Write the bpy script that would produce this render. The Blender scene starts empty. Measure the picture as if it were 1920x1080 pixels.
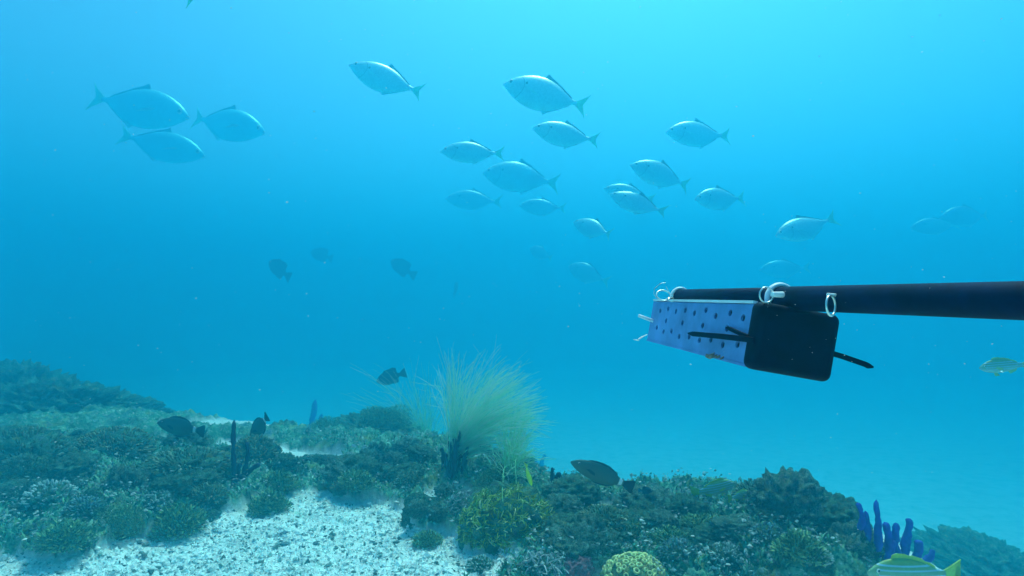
import bpy, bmesh, math, random
import numpy as np
from mathutils import Vector, Matrix, geometry

R = math.radians
S = bpy.context.scene
COL = S.collection

# ------------------------------------------------------------------ camera
CAM_H, PITCH, F = 1.0, 2.0, 1144.0          # camera height, degrees up, focal length in photo pixels (1920 wide)
cam = bpy.data.objects.new('camera', bpy.data.cameras.new('camera'))
COL.objects.link(cam)
S.camera = cam
cam.data.sensor_width = 36.0
cam.data.lens = 36.0 * F / 1920.0
cam.data.clip_start, cam.data.clip_end = 0.02, 400.0
cam.location = (0, 0, CAM_H)
cam.rotation_euler = (R(90 + PITCH), 0, 0)

# ------------------------------------------------------------------ daylight
SUN_EL, SUN_AZ = 65.0, 17.0
W = bpy.data.worlds.new('World')
S.world = W
W.use_nodes = True
nt = W.node_tree
sky = nt.nodes.new('ShaderNodeTexSky')
sky.sky_type = 'NISHITA'
sky.sun_disc = False
sky.sun_elevation, sky.sun_rotation = R(SUN_EL), R(SUN_AZ)
mul = nt.nodes.new('ShaderNodeMix')
mul.data_type, mul.blend_type = 'RGBA', 'MULTIPLY'
mul.inputs['Factor'].default_value = 1.0
mul.inputs['B'].default_value = (0.85, 0.95, 1.0, 1)      # daylight after some metres of clear sea above the scene
nt.links.new(sky.outputs[0], mul.inputs['A'])
nt.links.new(mul.outputs['Result'], nt.nodes['Background'].inputs[0])
nt.nodes['Background'].inputs[1].default_value = 0.15
sl = bpy.data.lights.new('sun', 'SUN')
sun = bpy.data.objects.new('sun', sl)
COL.objects.link(sun)
sl.energy, sl.angle, sl.color = 5.0, R(18), (1.0, 0.84, 0.64)
sd = Vector((math.sin(R(SUN_AZ)) * math.cos(R(SUN_EL)), math.cos(R(SUN_AZ)) * math.cos(R(SUN_EL)), math.sin(R(SUN_EL))))
sun.rotation_euler = sd.to_track_quat('Z', 'Y').to_euler()
S.view_settings.view_transform = 'Standard'
S.view_settings.look = 'None'
S.view_settings.gamma = 1.0
S.view_settings.exposure = 0.5
S.view_settings.use_curve_mapping = False
S.cycles.use_denoising = True
S.cycles.max_bounces, S.cycles.volume_bounces, S.cycles.diffuse_bounces, S.cycles.transmission_bounces = 10, 3, 6, 10
S.cycles.filter_width = 1.5

# ------------------------------------------------------------------ helpers
CW = cam.rotation_euler.to_matrix()
RT, UP, FW = CW @ Vector((1, 0, 0)), CW @ Vector((0, 1, 0)), CW @ Vector((0, 0, -1))
EYE = Vector((0, 0, CAM_H))

def ray(px, py):
    return FW + RT * ((px - 960) / F) + UP * ((540 - py) / F)

def at(px, py, d):
    """The place in the sea that lies d metres ahead along the view axis."""
    return EYE + ray(px, py) * d

def on_flat(px, py):
    v = ray(px, py)
    return EYE + v * (-EYE.z / v.z)

def tag(o, label=None, cat=None, group=None, kind=None):
    if label: o['label'] = label
    if cat: o['category'] = cat
    if group: o['group'] = group
    if kind: o['kind'] = kind
    return o

def empty(name, loc=(0, 0, 0), rot=(0, 0, 0)):
    o = bpy.data.objects.new(name, None)
    o.empty_display_size = 0.05
    o.location, o.rotation_euler = loc, rot
    COL.objects.link(o)
    return o

def link_mesh(name, me, m=None, parent=None, loc=None):
    o = bpy.data.objects.new(name, me)
    COL.objects.link(o)
    if m is not None and not me.materials:
        me.materials.append(m)
    if parent: o.parent = parent
    if loc is not None: o.location = loc
    return o

def mesh_np(name, v, f, smooth=True, mats=None, mi=None):
    """v (n,3); f (m,k) with one face size k."""
    v = np.asarray(v, np.float32)
    f = np.asarray(f, np.int32)
    me = bpy.data.meshes.new(name)
    me.vertices.add(len(v))
    me.vertices.foreach_set('co', v.ravel())
    k = f.shape[1]
    me.loops.add(f.size)
    me.loops.foreach_set('vertex_index', f.ravel())
    me.polygons.add(len(f))
    me.polygons.foreach_set('loop_start', np.arange(0, f.size, k, dtype=np.int32))
    me.polygons.foreach_set('loop_total', np.full(len(f), k, np.int32))
    me.polygons.foreach_set('use_smooth', np.full(len(f), smooth, bool))
    for m in mats or ():
        me.materials.append(m)
    if mi is not None:
        me.polygons.foreach_set('material_index', np.asarray(mi, np.int32))
    me.update(calc_edges=True)
    me.validate()
    return me

def mesh_bm(name, bm, smooth=False):
    me = bpy.data.meshes.new(name)
    bmesh.ops.recalc_face_normals(bm, faces=bm.faces)
    bm.to_mesh(me)
    bm.free()
    if smooth:
        me.polygons.foreach_set('use_smooth', [True] * len(me.polygons))
    return me

def copy_tree(o, parent=None):
    c = o.copy()
    COL.objects.link(c)
    if parent: c.parent = parent
    for ch in list(o.children):
        copy_tree(ch, c)
    return c

def hsh(i, j, k, seed):
    n = (i * 374761393 + j * 668265263 + k * 2147483647 + seed * 144665) & 0xffffffff
    n = ((n ^ (n >> 13)) * 1274126177) & 0xffffffff
    n = ((n ^ (n >> 16)) * 2246822519) & 0xffffffff
    return ((n ^ (n >> 15)) & 0xffff) / 65535.0

def noise(p, seed=0):
    """Smooth value noise 0..1 for an (n,3) array."""
    p = np.asarray(p, np.float64)
    i = np.floor(p).astype(np.int64)
    t = p - i
    t = t * t * t * (t * (t * 6 - 15) + 10)
    r = 0
    for a in (0, 1):
        for b in (0, 1):
            for c in (0, 1):
                w = (t[:, 0] if a else 1 - t[:, 0]) * (t[:, 1] if b else 1 - t[:, 1]) * (t[:, 2] if c else 1 - t[:, 2])
                r = r + w * hsh(i[:, 0] + a, i[:, 1] + b, i[:, 2] + c, seed)
    return r

def fbm(p, octs=4, seed=0, ridged=False):
    r, amp, tot = 0, 1.0, 0
    p = np.asarray(p, np.float64)
    for o in range(octs):
        n = noise(p, seed + o * 17)
        if ridged: n = 1 - np.abs(2 * n - 1)
        r = r + amp * n
        tot += amp
        amp *= 0.55
        p = p * 2.03 + 11.3
    return r / tot

def sstep(a, b, x):
    t = np.clip((x - a) / (b - a), 0, 1)
    return t * t * (3 - 2 * t)

# ------------------------------------------------------------------ materials
def new_mat(name):
    m = bpy.data.materials.new(name)
    m.use_nodes = True
    return m, m.node_tree, m.node_tree.nodes['Principled BSDF']

def ramp(n, stops, fac, interp='LINEAR'):
    r = n.nodes.new('ShaderNodeValToRGB')
    r.color_ramp.interpolation = interp
    while len(r.color_ramp.elements) < len(stops):
        r.color_ramp.elements.new(0.5)
    for e, (p, c) in zip(r.color_ramp.elements, stops):
        e.position = p
        e.color = (*c, 1)
    n.links.new(fac, r.inputs[0])
    return r.outputs[0]

def tex(n, scale, detail=4, rough=0.6, src='Object', kind='noise', off=0.0):
    tc = n.nodes.new('ShaderNodeTexCoord')
    out = tc.outputs[src]
    if off:
        mp = n.nodes.new('ShaderNodeMapping')
        mp.inputs['Location'].default_value = (off, off * 1.7, off * 0.6)
        n.links.new(out, mp.inputs[0])
        out = mp.outputs[0]
    if kind == 'noise':
        t = n.nodes.new('ShaderNodeTexNoise')
        t.inputs['Scale'].default_value = scale
        t.inputs['Detail'].default_value = detail
        t.inputs['Roughness'].default_value = rough
        n.links.new(out, t.inputs['Vector'])
        return t.outputs[0]
    t = n.nodes.new('ShaderNodeTexVoronoi')
    t.inputs['Scale'].default_value = scale
    n.links.new(out, t.inputs['Vector'])
    return t.outputs['Distance']

def mixc(n, a, b, fac, mode='MIX'):
    x = n.nodes.new('ShaderNodeMix')
    x.data_type, x.blend_type = 'RGBA', mode
    for s, val in (('A', a), ('B', b)):
        if isinstance(val, tuple): x.inputs[s].default_value = (*val, 1)
        else: n.links.new(val, x.inputs[s])
    if isinstance(fac, (int, float)): x.inputs['Factor'].default_value = fac
    else: n.links.new(fac, x.inputs['Factor'])
    return x.outputs['Result']

def bump(n, b, h, strength=0.5, dist=0.01):
    u = n.nodes.new('ShaderNodeBump')
    u.inputs['Strength'].default_value = strength
    u.inputs['Distance'].default_value = dist
    n.links.new(h, u.inputs['Height'])
    n.links.new(u.outputs[0], b.inputs['Normal'])

def plain(name, c, rough=0.6, metal=0.0, var=0.15, scale=30, spec=0.3):
    m, n, b = new_mat(name)
    lo = tuple(x * (1 - var) for x in c)
    hi = tuple(min(1, x * (1 + var)) for x in c)
    n.links.new(ramp(n, [(0.3, lo), (0.7, hi)], tex(n, scale)), b.inputs['Base Color'])
    b.inputs['Roughness'].default_value = rough
    b.inputs['Metallic'].default_value = metal
    b.inputs['Specular IOR Level'].default_value = spec
    return m

def island(name, stops, rough=0.7, spec=0.2, soft=0.0):
    """Every loose piece gets its own shade from the ramp."""
    m, n, b = new_mat(name)
    g = n.nodes.new('ShaderNodeNewGeometry')
    n.links.new(ramp(n, stops, g.outputs['Random Per Island']), b.inputs['Base Color'])
    b.inputs['Roughness'].default_value = rough
    b.inputs['Specular IOR Level'].default_value = spec
    if soft:
        b.inputs['Subsurface Weight'].default_value = soft
        b.inputs['Subsurface Radius'].default_value = (0.01, 0.01, 0.01)
    return m

def glassy(m):
    n = m.node_tree
    b = n.nodes['Principled BSDF']
    t, x = n.nodes.new('ShaderNodeBsdfTranslucent'), n.nodes.new('ShaderNodeMixShader')
    x.inputs[0].default_value = .45
    n.links.new(b.inputs['Base Color'].links[0].from_socket, t.inputs[0])
    n.links.new(b.outputs[0], x.inputs[1])
    n.links.new(t.outputs[0], x.inputs[2])
    n.links.new(x.outputs[0], n.nodes['Material Output'].inputs['Surface'])
    return m

def reef_colour(n, off=0.0, pale=0.62, src='Object', k=1.0):
    a = ramp(n, [(0.30, (0.035, 0.16, 0.09)), (0.40, (0.13, 0.33, 0.17)), (0.48, (0.05, 0.24, 0.14)),
                 (0.56, (0.23, 0.46, 0.30)), (0.68, (0.07, 0.26, 0.17))], tex(n, 9 * k, 6, 0.7, src, off=off))
    p = ramp(n, [(pale - 0.06, (0, 0, 0)), (pale + 0.03, (1, 1, 1))], tex(n, 30 * k, 5, 0.75, src, off=off + 3))
    ol = ramp(n, [(0.54, (0, 0, 0)), (0.64, (1, 1, 1))], tex(n, 5 * k, 4, 0.65, src, off=off + 12))
    a = mixc(n, a, (0.27, 0.33, 0.07), ol)
    c = mixc(n, a, (0.50, 0.66, 0.60), p)
    u = ramp(n, [(0.56, (0, 0, 0)), (0.66, (0.8, 0.8, 0.8))], tex(n, 11 * k, 4, 0.6, src, off=off + 8))
    c = mixc(n, c, (0.13, 0.19, 0.32), u)
    d = ramp(n, [(0.40, (0.12, 0.15, 0.15)), (0.52, (1, 1, 1))], tex(n, 50 * k, 4, 0.75, src, off=off + 5))
    big = ramp(n, [(0.44, (0.30, 0.34, 0.34)), (0.58, (1, 1, 1))], tex(n, 4.5 * k, 4, 0.6, src, off=off + 15))
    c = mixc(n, c, big, 0.7, 'MULTIPLY')
    return mixc(n, c, d, 0.8, 'MULTIPLY')

def reef_mat(name, off=0.0, pale=0.62, k=1.0):
    m, n, b = new_mat(name)
    n.links.new(reef_colour(n, off, pale, k=k), b.inputs['Base Color'])
    b.inputs['Roughness'].default_value = 0.9
    b.inputs['Specular IOR Level'].default_value = 0.15
    bump(n, b, tex(n, 60 * k, 5, 0.75), 1.0, 0.02)
    return m

def seabed_mat():
    m, n, b = new_mat('seabed')
    at_ = n.nodes.new('ShaderNodeAttribute')
    at_.attribute_name = 'reef'
    s1 = ramp(n, [(0.32, (0.58, 0.60, 0.55)), (0.50, (0.84, 0.82, 0.78)), (0.65, (0.92, 0.90, 0.86))], tex(n, 4, 6, .65))
    film = ramp(n, [(0.58, (1, 1, 1)), (0.70, (0.45, 0.60, 0.52))], tex(n, 7, 5, .7, off=6))
    s1 = mixc(n, s1, film, .8, 'MULTIPLY')
    gr = ramp(n, [(0.34, (0.35, 0.38, 0.36)), (0.44, (1, 1, 1))], tex(n, 70, 3, 0.65))
    g2 = ramp(n, [(0.35, (0.5, 0.5, 0.48)), (0.50, (1, 1, 1))], tex(n, 240, 2, 0.6, off=4))
    s2 = mixc(n, mixc(n, s1, gr, 0.55, 'MULTIPLY'), g2, 0.45, 'MULTIPLY')
    n.links.new(mixc(n, s2, reef_colour(n, 1.3, 0.60), at_.outputs['Fac']), b.inputs['Base Color'])
    b.inputs['Roughness'].default_value = 0.95
    b.inputs['Specular IOR Level'].default_value = 0.1
    bump(n, b, tex(n, 90, 5, 0.75), 0.8, 0.008)
    return m

REEF = [reef_mat('reef_rock_%s' % w, o, p) for w, o, p in (('mossy', 0.0, 0.66), ('pale', 4.1, 0.56), ('mixed', 9.7, 0.61))]
DARKREEF = reef_mat('far_reef', 2.2, 0.78, 1.4)
M_BLACK = plain('black_plastic', (0.0015, 0.006, 0.020), 0.6, var=0.5, scale=60, spec=0.06)
M_TUBE = plain('black_tube', (0.0015, 0.008, 0.034), 0.6, var=0.5, scale=50, spec=0.04)
M_LILAC = plain('lilac_plastic', (0.14, 0.27, 0.56), 0.5, var=0.25, scale=25)
M_WHITE = plain('white_plastic', (0.78, 0.79, 0.80), 0.45, var=0.06)
M_STEEL = plain('stainless_steel', (0.80, 0.80, 0.76), 0.28, metal=0.85, var=0.06)
M_SCRAP = plain('bait_flesh', (0.16, 0.15, 0.13), 0.8, var=0.5, scale=90)
M_FLAKE = plain('pale_flesh', (0.75, 0.74, 0.70), 0.7, var=0.2)

# ------------------------------------------------------------------ seabed
# reef patches: foot of the patch in the photo, half width and half depth in metres, height in metres
BLOBS = [(40, 985, .75, .32, .07), (300, 955, .62, .42, .09), (130, 905, .95, .42, .07), (440, 925, .42, .42, .07), (335, 872, .62, .30, .06), (70, 820, 1.25, .55, .06), (90, 785, 1.7, .75, .03), (640, 928, .26, .10, .03), (1335, 945, .40, .24, .04), (790, 852, .55, .30, .02), (450, 822, 1.0, .30, .02), (30, 1035, .55, .20, .04), (190, 1012, .38, .20, .05), (735, 940, .24, .09, .03), (690, 918, .5, .14, .03), (1150, 938, .22, .16, .04), (1310, 1095, .45, .26, .08),
         (20, 865, .8, .40, .07), (610, 902, .5, .22, .03), (735, 900, .42, .20, .03),
         (860, 900, .42, .26, .05), (850, 985, .24, .20, .05), (960, 1000, .30, .26, .04), (1010, 1095, .30, .18, .04),
         (1130, 1030, .36, .38, .07), (1290, 1040, .42, .34, .06), (1440, 1065, .38, .36, .15), (1535, 1090, .20, .30, .17),
         (1010, 930, .40, .25, .03), (660, 830, .7, .4, .02)]

def drop(x, y):
    q = np.maximum(x - 1.35, (y - 3.2 - 1.1 * sstep(0.3, -0.7, x)) * 0.8 + np.minimum(x - 0.2, 0) * 0.28)
    return 1.1 * sstep(0.0, 2.2, q) + 1.4 * sstep(1.2, 6.0, q)

def relief(x, y):
    """Ground height and how reefy it is."""
    x, y = np.asarray(x, float), np.asarray(y, float)
    z0 = np.zeros_like(x)
    pw = np.stack([x, y, z0], 1)
    wx = (fbm(pw * 3.1, 3, 5) - .5) * 0.5
    wy = (fbm(pw * 3.1 + 40, 3, 6) - .5) * 0.5
    hr, mk = z0.copy(), z0.copy()
    for (px, py, a, b, h) in BLOBS:
        c = on_flat(px, py)
        r2 = ((x + wx - c.x) / a) ** 2 + ((y + wy - c.y) / b) ** 2
        g = np.exp(-r2 * 1.1)
        hr = np.maximum(hr, h * g)
        mk = np.maximum(mk, g)
    dist = np.hypot(x, y)
    far = z0
    back = sstep(0.5, 0.9, -y) * 0
    m = np.maximum(sstep(0.38, 0.46, mk + (fbm(pw * 9, 3, 9) - .5) * 0.25), far)
    h = (fbm(pw * 0.9, 3, 1) - .5) * 0.06 + (fbm(pw * 6, 3, 2) - .5) * 0.045 + (fbm(pw * 24, 4, 3, True) - .5) * 0.026
    h = h + hr + m * ((fbm(pw * 5.0, 5, 4, True) - .45) * 0.13 + (fbm(pw * 19, 4, 8, True) - .45) * 0.075 + (fbm(pw * 55, 2, 18) - .5) * 0.03) + far * 0.25 * fbm(pw * 1.2, 3, 12)
    return h - drop(x, y) + back, m

def on_ground(px, py):
    """Where the line of sight through a photo position meets the sea floor."""
    v = ray(px, py)
    t = np.linspace(1.0, 9.0, 1200)
    x, y, z = v.x * t, v.y * t, EYE.z + v.z * t
    h, m = relief(x, y)
    k = np.argmax(z < h)
    return EYE + v * float(t[k] if z[k] < h[k] else 9.0)

def depth_of(p):
    return (p - EYE).dot(FW)

def ground(x, y):
    h, m = relief(np.array([x]), np.array([y]))
    return float(h[0]), float(m[0])

def build_seabed():
    th = np.concatenate([np.linspace(-180, -48, 34)[:-1], np.linspace(-48, 48, 620), np.linspace(48, 180, 34)[1:]])
    r = np.concatenate([np.geomspace(0.2, 1.7, 22)[:-1], F / np.linspace(F / 1.7, F / 7.5, 430), np.geomspace(7.5, 37, 60)[1:]])
    T, Q = np.meshgrid(np.radians(th[:-1]), r)
    x, y = (Q * np.sin(T)).ravel(), (Q * np.cos(T)).ravel()
    h, m = relief(x, y)
    nt_, nr = len(th) - 1, len(r)
    v = np.stack([x, y, h], 1)
    i = np.arange(nr - 1)[:, None] * nt_
    j = np.arange(nt_)[None, :]
    jn = (j + 1) % nt_
    f = np.stack([i + j, i + jn, i + nt_ + jn, i + nt_ + j], -1).reshape(-1, 4)[:, ::-1]
    c = len(v)
    v = np.vstack([v, [[0, 0, float(h[:nt_].mean())]]])
    m = np.append(m, 0)
    tri = np.stack([j[0], jn[0], np.full(nt_, c), np.full(nt_, c)], 1)
    me = mesh_np('seabed', v, f, True, [seabed_mat()])
    a = me.attributes.new('reef', 'FLOAT', 'POINT')
    a.data.foreach_set('value', m.astype(np.float32))
    bm = bmesh.new()
    bm.from_mesh(me)
    bm.verts.ensure_lookup_table()
    for k in range(nt_):
        try: bm.faces.new((bm.verts[k], bm.verts[c], bm.verts[(k + 1) % nt_])).smooth = True
        except ValueError: pass
    bm.normal_update()
    bm.to_mesh(me)
    bm.free()
    tag(link_mesh('seabed', me), 'pale sandy sea floor with dark rubble reef patches', kind='structure')
build_seabed()

# ------------------------------------------------------------------ water body
def build_haze():
    bm = bmesh.new()
    bmesh.ops.create_cube(bm, size=1, matrix=Matrix.Translation((0, 0, 0.55)) @ Matrix.Diagonal((80, 80, 9.0, 1)))
    m = bpy.data.materials.new('sea_water')
    m.use_nodes = True
    n = m.node_tree
    n.nodes.remove(n.nodes['Principled BSDF'])
    v = n.nodes.new('ShaderNodeVolumePrincipled')
    v.inputs['Color'].default_value = (0.012, 0.185, 0.25, 1)
    v.inputs['Absorption Color'].default_value = (0.29, 0.755, 0.885, 1)
    v.inputs['Density'].default_value = 0.47
    v.inputs['Anisotropy'].default_value = 0.82
    n.links.new(v.outputs[0], n.nodes['Material Output'].inputs['Volume'])
    tag(link_mesh('haze', mesh_bm('haze', bm), m), 'blue sea water that hides distant things', kind='stuff')
build_haze()

# ------------------------------------------------------------------ reef rocks
def rock_mesh(name, seed, sub=4, rough=0.5, flat=0.75, freq=1.6):
    bm = bmesh.new()
    bmesh.ops.create_icosphere(bm, subdivisions=sub, radius=1.0)
    p = np.array([v.co for v in bm.verts])
    n = fbm(p * freq + seed * 7.1, 5, seed, True)
    n2 = fbm(p * freq * 4 + seed, 3, seed + 3)
    n3 = noise(p * freq * 9 + seed, seed + 5)
    n4 = fbm(p * freq * 3.3 + seed * 2, 3, seed + 8, True)
    s = 0.60 + rough * (n - 0.35) + 0.30 * (n2 - 0.5) + 0.16 * (n3 - .5) + 0.34 * (n4 - .45)
    q = p * s[:, None]
    q[:, 2] *= flat
    for v, c in zip(bm.verts, q):
        v.co = c
    return mesh_bm(name, bm, True)

ROCKS = [rock_mesh('reef_rock', k, 5, 0.55 + 0.08 * (k % 3), 0.65 + 0.1 * (k % 4)) for k in range(9)]
for k, me in enumerate(ROCKS):
    me.materials.append(REEF[k % 3])

def rock_at(p, size, label, group=None, me=None, m=None, cat='rock', name='reef_rock', flat=1.0, rz=None):
    o = link_mesh(name, me or random.choice(ROCKS))
    if m:
        o.material_slots[0].link = 'OBJECT'
        o.material_slots[0].material = m
    o.location = p
    o.scale = (size * random.uniform(.85, 1.25), size * random.uniform(.85, 1.2), size * random.uniform(.75, 1.05) * flat)
    o.rotation_euler = (random.uniform(-.2, .2), random.uniform(-.2, .2), random.uniform(0, 6.28) if rz is None else rz)
    return tag(o, label, cat, group)

random.seed(7)
# many rough rocks over the reef patches
KEEP = [(950, 985, 105), (868, 955, 40), (445, 890, 32), (1190, 1070, 70), (850, 870, 40), (1015, 1055, 40), (1078, 1072, 35), (1120, 905, 40), (342, 892, 25), (1670, 1040, 70), (478, 862, 40), (212, 846, 55), (1640, 1060, 60), (1345, 925, 62), (1150, 930, 55)]
REGIONS = [((0, 560, 850, 1000), 60, 'turf covered rock of the left reef slope nearest %s', 'rocks of the left reef slope',
            (((442, 850), 'the dark rod sponge'), ((345, 880), 'the large surgeonfish'), ((280, 917), 'the small red sponge'), ((212, 850), 'the ochre coral dome'),
             ((35, 870), 'the green coral dome'), ((120, 1010), 'the bottom left corner'), ((505, 945), 'the sand tip'), ((300, 990), 'the lower sand edge'), ((20, 940), 'the small pale fish'))),
           ((560, 830, 868, 925), 26, 'small rock of the middle reef strip nearest %s', 'rocks of the middle reef strip',
            (((580, 880), 'the sand tip'), ((670, 890), 'the bushy seaweed'), ((760, 900), 'the bright sand pocket'), ((830, 890), 'the stubby dark sponge'))),
           ((1040, 1620, 955, 1078), 72, 'rough rubble rock of the right reef mound nearest %s', 'rocks of the right reef mound',
            (((1130, 910), 'the white banded surgeonfish'), ((1340, 915), 'the hazy striped snapper'), ((1650, 980), 'the blue sponge'), ((1190, 1060), 'the yellow polyp coral'),
             ((1480, 950), 'the knobbly crown'), ((1630, 1065), 'the bottom yellow snapper'), ((1400, 1070), 'the middle of the bottom edge'), ((1050, 960), 'the olive coral'), ((1300, 1010), 'the seaweed tufts'))),
           ((760, 930, 955, 1010), 12, 'dark rock in the low clump nearest %s', 'rocks beside the green coral',
            (((770, 985), 'the bright sand edge'), ((868, 960), 'the blue grey coral'), ((930, 1000), 'the olive coral foot'))),
           ((880, 1130, 1020, 1085), 24, 'pale encrusted rock at the bottom nearest %s', 'rocks in front of the green coral',
            (((900, 1060), 'the sand edge'), ((1015, 1055), 'the low pale curly coral'), ((1078, 1072), 'the pinkish rock'), ((1130, 1060), 'the yellow polyp coral')))]
for (x0, x1, y0, y1), cnt, lab, grp, marks in REGIONS:
    k = tries = 0
    while k < cnt and tries < 4000:
        tries += 1
        px, py = random.uniform(x0, x1), random.uniform(y0, y1)
        p = on_flat(px, py)
        h, m = ground(p.x, p.y)
        if m < 0.6: continue
        small = 'pale' in lab or 'dark' in lab
        sz = random.uniform(.03, .07) if small else random.uniform(.04, .11) * (1.0 if random.random() < .8 else 1.25)
        py -= h / p.y * F
        if any(math.hypot(px - a, (py - b) * (.7 if py > b else 1)) < c for a, b, c in KEEP): continue
        near = min(marks, key=lambda q: math.hypot(q[0][0] - px, q[0][1] - py))[1]
        rock_at((p.x, p.y, h + sz * .12), sz, lab % near, grp, me=random.choice((ROCKS[1], ROCKS[4], ROCKS[7])) if 'pale' in lab else None)
        k += 1

FARROCK = rock_mesh('reef_mound', 21, 6, 0.45, 0.7, 2.6)
FARROCK.materials.append(DARKREEF)
for px, py, d, sz, fl, lab in ((85, 800, 6.4, 1.10, .82, 'large hazy reef mound at the far left behind the reef slope'),
                               (195, 792, 6.9, .74, .95, 'smaller hazy reef hump right of the large far left mound'),
                               (10, 772, 7.0, .85, 1.1, 'hazy reef crest at the left edge behind the large mound'),
                               (700, 835, 5.8, .52, .85, 'blurred dark reef lump behind the hazy pale sea whip'),
                               (590, 838, 5.6, .34, .8, 'blurred dark reef lump below the far blue sponge column'),
                               (780, 845, 5.4, .30, .9, 'blurred reef lump left of the tall sea whip'),
                               (1850, 1085, 4.6, .62, .7, 'dim reef lump in the lower right corner'),
                               (370, 852, 4.7, .40, .8, 'dark reef hump under the large surgeonfish'),
                               (940, 885, 4.2, .30, .8, 'shaded reef lump at the foot of the tall sea whip')):
    rock_at(at(px, py, d), sz, lab, None, FARROCK, None, 'reef', 'reef_mound', fl)
for px, py, d, sz, lab in ((1480, 960, 2.45, .17, 'dark knobbly rock crowning the right reef mound'),
                           (1560, 985, 2.35, .15, 'dark knobbly rock at the right shoulder of the right mound'),
                           (1410, 1000, 2.5, .12, 'broad dark rock on top of the right mound'),
                           (1600, 1045, 2.2, .13, 'rock at the right end of the right mound beside the blue sponge'),
                           (1070, 930, 2.9, .14, 'upright dark rock at the left end of the right mound'),
                           (1210, 955, 2.8, .15, 'rounded grey rock below the surgeonfish on the right mound'),
                           (1320, 945, 3.1, .10, 'hazy rock behind the striped fish on the right mound'),
                           (790, 985, 2.85, .12, 'overhanging rock with a dark hollow beside the bright sand'),
                           (580, 875, 3.75, .09, 'pale rock behind the tip of the sand patch'),
                           (235, 1000, 2.75, .10, 'dark rock at the front edge of the left reef slope')):
    rock_at(at(px, py, d), sz, lab, None, ROCKS[6 + int(px) % 3], None, 'rock', 'reef_rock')
pinkm = plain('coralline_crust', (0.20, 0.075, 0.10), 0.9, var=0.6, scale=18)
rock_at(at(1078, 1072, 2.22), .085, 'dark pinkish rock at the bottom between two corals', None, ROCKS[7], pinkm)
redm = plain('red_sponge', (0.30, 0.03, 0.03), 0.9, var=0.4)
rock_at(at(280, 917, 3.05), .035, 'small dark red sponge on the left reef slope', None, ROCKS[2], redm, 'sponge', 'red_sponge')

# ------------------------------------------------------------------ scattered rubble, turf, drifting snow
def scatter_points(n, region, cond, seed):
    rng = np.random.default_rng(seed)
    px = rng.uniform(region[0], region[1], n)
    py = rng.uniform(region[2], region[3], n)
    p = np.array([on_flat(a, b) for a, b in zip(px, py)])
    h, m = relief(p[:, 0], p[:, 1])
    keep = cond(m, rng.random(n))
    p[:, 2] = h
    return p[keep], rng

OCTA = np.array([[1, 0, 0], [-1, 0, 0], [0, 1, 0], [0, -1, 0], [0, 0, 1], [0, 0, -1]], float)
OCTF = np.array([[0, 2, 4], [2, 1, 4], [1, 3, 4], [3, 0, 4], [2, 0, 5], [1, 2, 5], [3, 1, 5], [0, 3, 5]])

def chips(name, p, size, rng, mats, weights, aspect=(0.3, 1.0), lift=0.2):
    n = len(p)
    v = np.repeat(OCTA[None], n, 0) * (1 + rng.uniform(-.35, .35, (n, 6, 1)))
    sc = np.stack([size, size * rng.uniform(*aspect, n), size * rng.uniform(.25, .7, n)], 1)
    v = v * sc[:, None, :]
    a, t = rng.uniform(0, 6.28, n), rng.normal(0, .5, n)
    ca, sa, ct, st = np.cos(a), np.sin(a), np.cos(t), np.sin(t)
    x, z = v[..., 0] * ct[:, None] - v[..., 2] * st[:, None], v[..., 0] * st[:, None] + v[..., 2] * ct[:, None]
    y = v[..., 1]
    v = np.stack([x * ca[:, None] - y * sa[:, None], x * sa[:, None] + y * ca[:, None], z], -1)
    v = v + p[:, None, :] + np.array([0, 0, 1.0]) * (size * lift)[:, None, None]
    f = (np.arange(n)[:, None, None] * 6 + OCTF[None]).reshape(-1, 3)
    mi = np.repeat(rng.choice(len(mats), n, p=weights), 8)
    return mesh_np(name, v.reshape(-1, 3), f, False, mats, mi)

M_SHELL = island('shell_grit', [(0.0, (0.66, 0.65, 0.60)), (1.0, (0.92, 0.91, 0.87))], 0.6)
M_GREYCHIP = island('grey_grit', [(0.0, (0.22, 0.27, 0.24)), (0.8, (0.42, 0.46, 0.44)), (1.0, (0.75, 0.76, 0.74))], 0.7)
M_DARKCHIP = island('dark_grit', [(0.0, (0.05, 0.06, 0.06)), (1.0, (0.20, 0.20, 0.18))], 0.9)
p, rng = scatter_points(18000, (-80, 1140, 905, 1130), lambda m, r: (m < .5), 3)
tag(link_mesh('coral_rubble', chips('coral_rubble', p, rng.uniform(.003, .011, len(p)) * rng.choice([1, 1.8], len(p), p=[.8, .2]), rng,
    [M_SHELL, M_GREYCHIP, M_DARKCHIP], [.74, .16, .10])), 'broken shell and coral grit lying on the pale sand', kind='stuff')
p, rng = scatter_points(20000, (-60, 1720, 840, 1130), lambda m, r: (m > .5), 4)
p[:, 2] += rng.uniform(0, .05, len(p))
tag(link_mesh('reef_rubble', chips('reef_rubble', p, rng.uniform(.003, .012, len(p)), rng, [M_GREYCHIP, M_DARKCHIP, REEF[1]], [.50, .18, .32])),
    'small broken coral bits lying between the reef rocks', kind='stuff')

# bigger stones one can count on the sand
ST = [rock_mesh('pebble', 40 + k, 3, .4, .6) for k in range(3)]
for k, me in enumerate(ST):
    me.materials.append(plain('pebble_%s' % 'abc'[k], ((.09, .11, .10), (.17, .17, .15), (.12, .15, .17))[k], .9, var=.5))
k = 0
while k < 30:
    p = on_flat(random.uniform(200, 1000), random.uniform(930, 1085))
    h, m = ground(p.x, p.y)
    if m > .4: continue
    rock_at((p.x, p.y, h + .003), random.uniform(.008, .02), 'dark pebble lying on the pale sand patch', 'dark pebbles on the sand', ST[k % 3], None, 'pebble', 'pebble')
    k += 1

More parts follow.
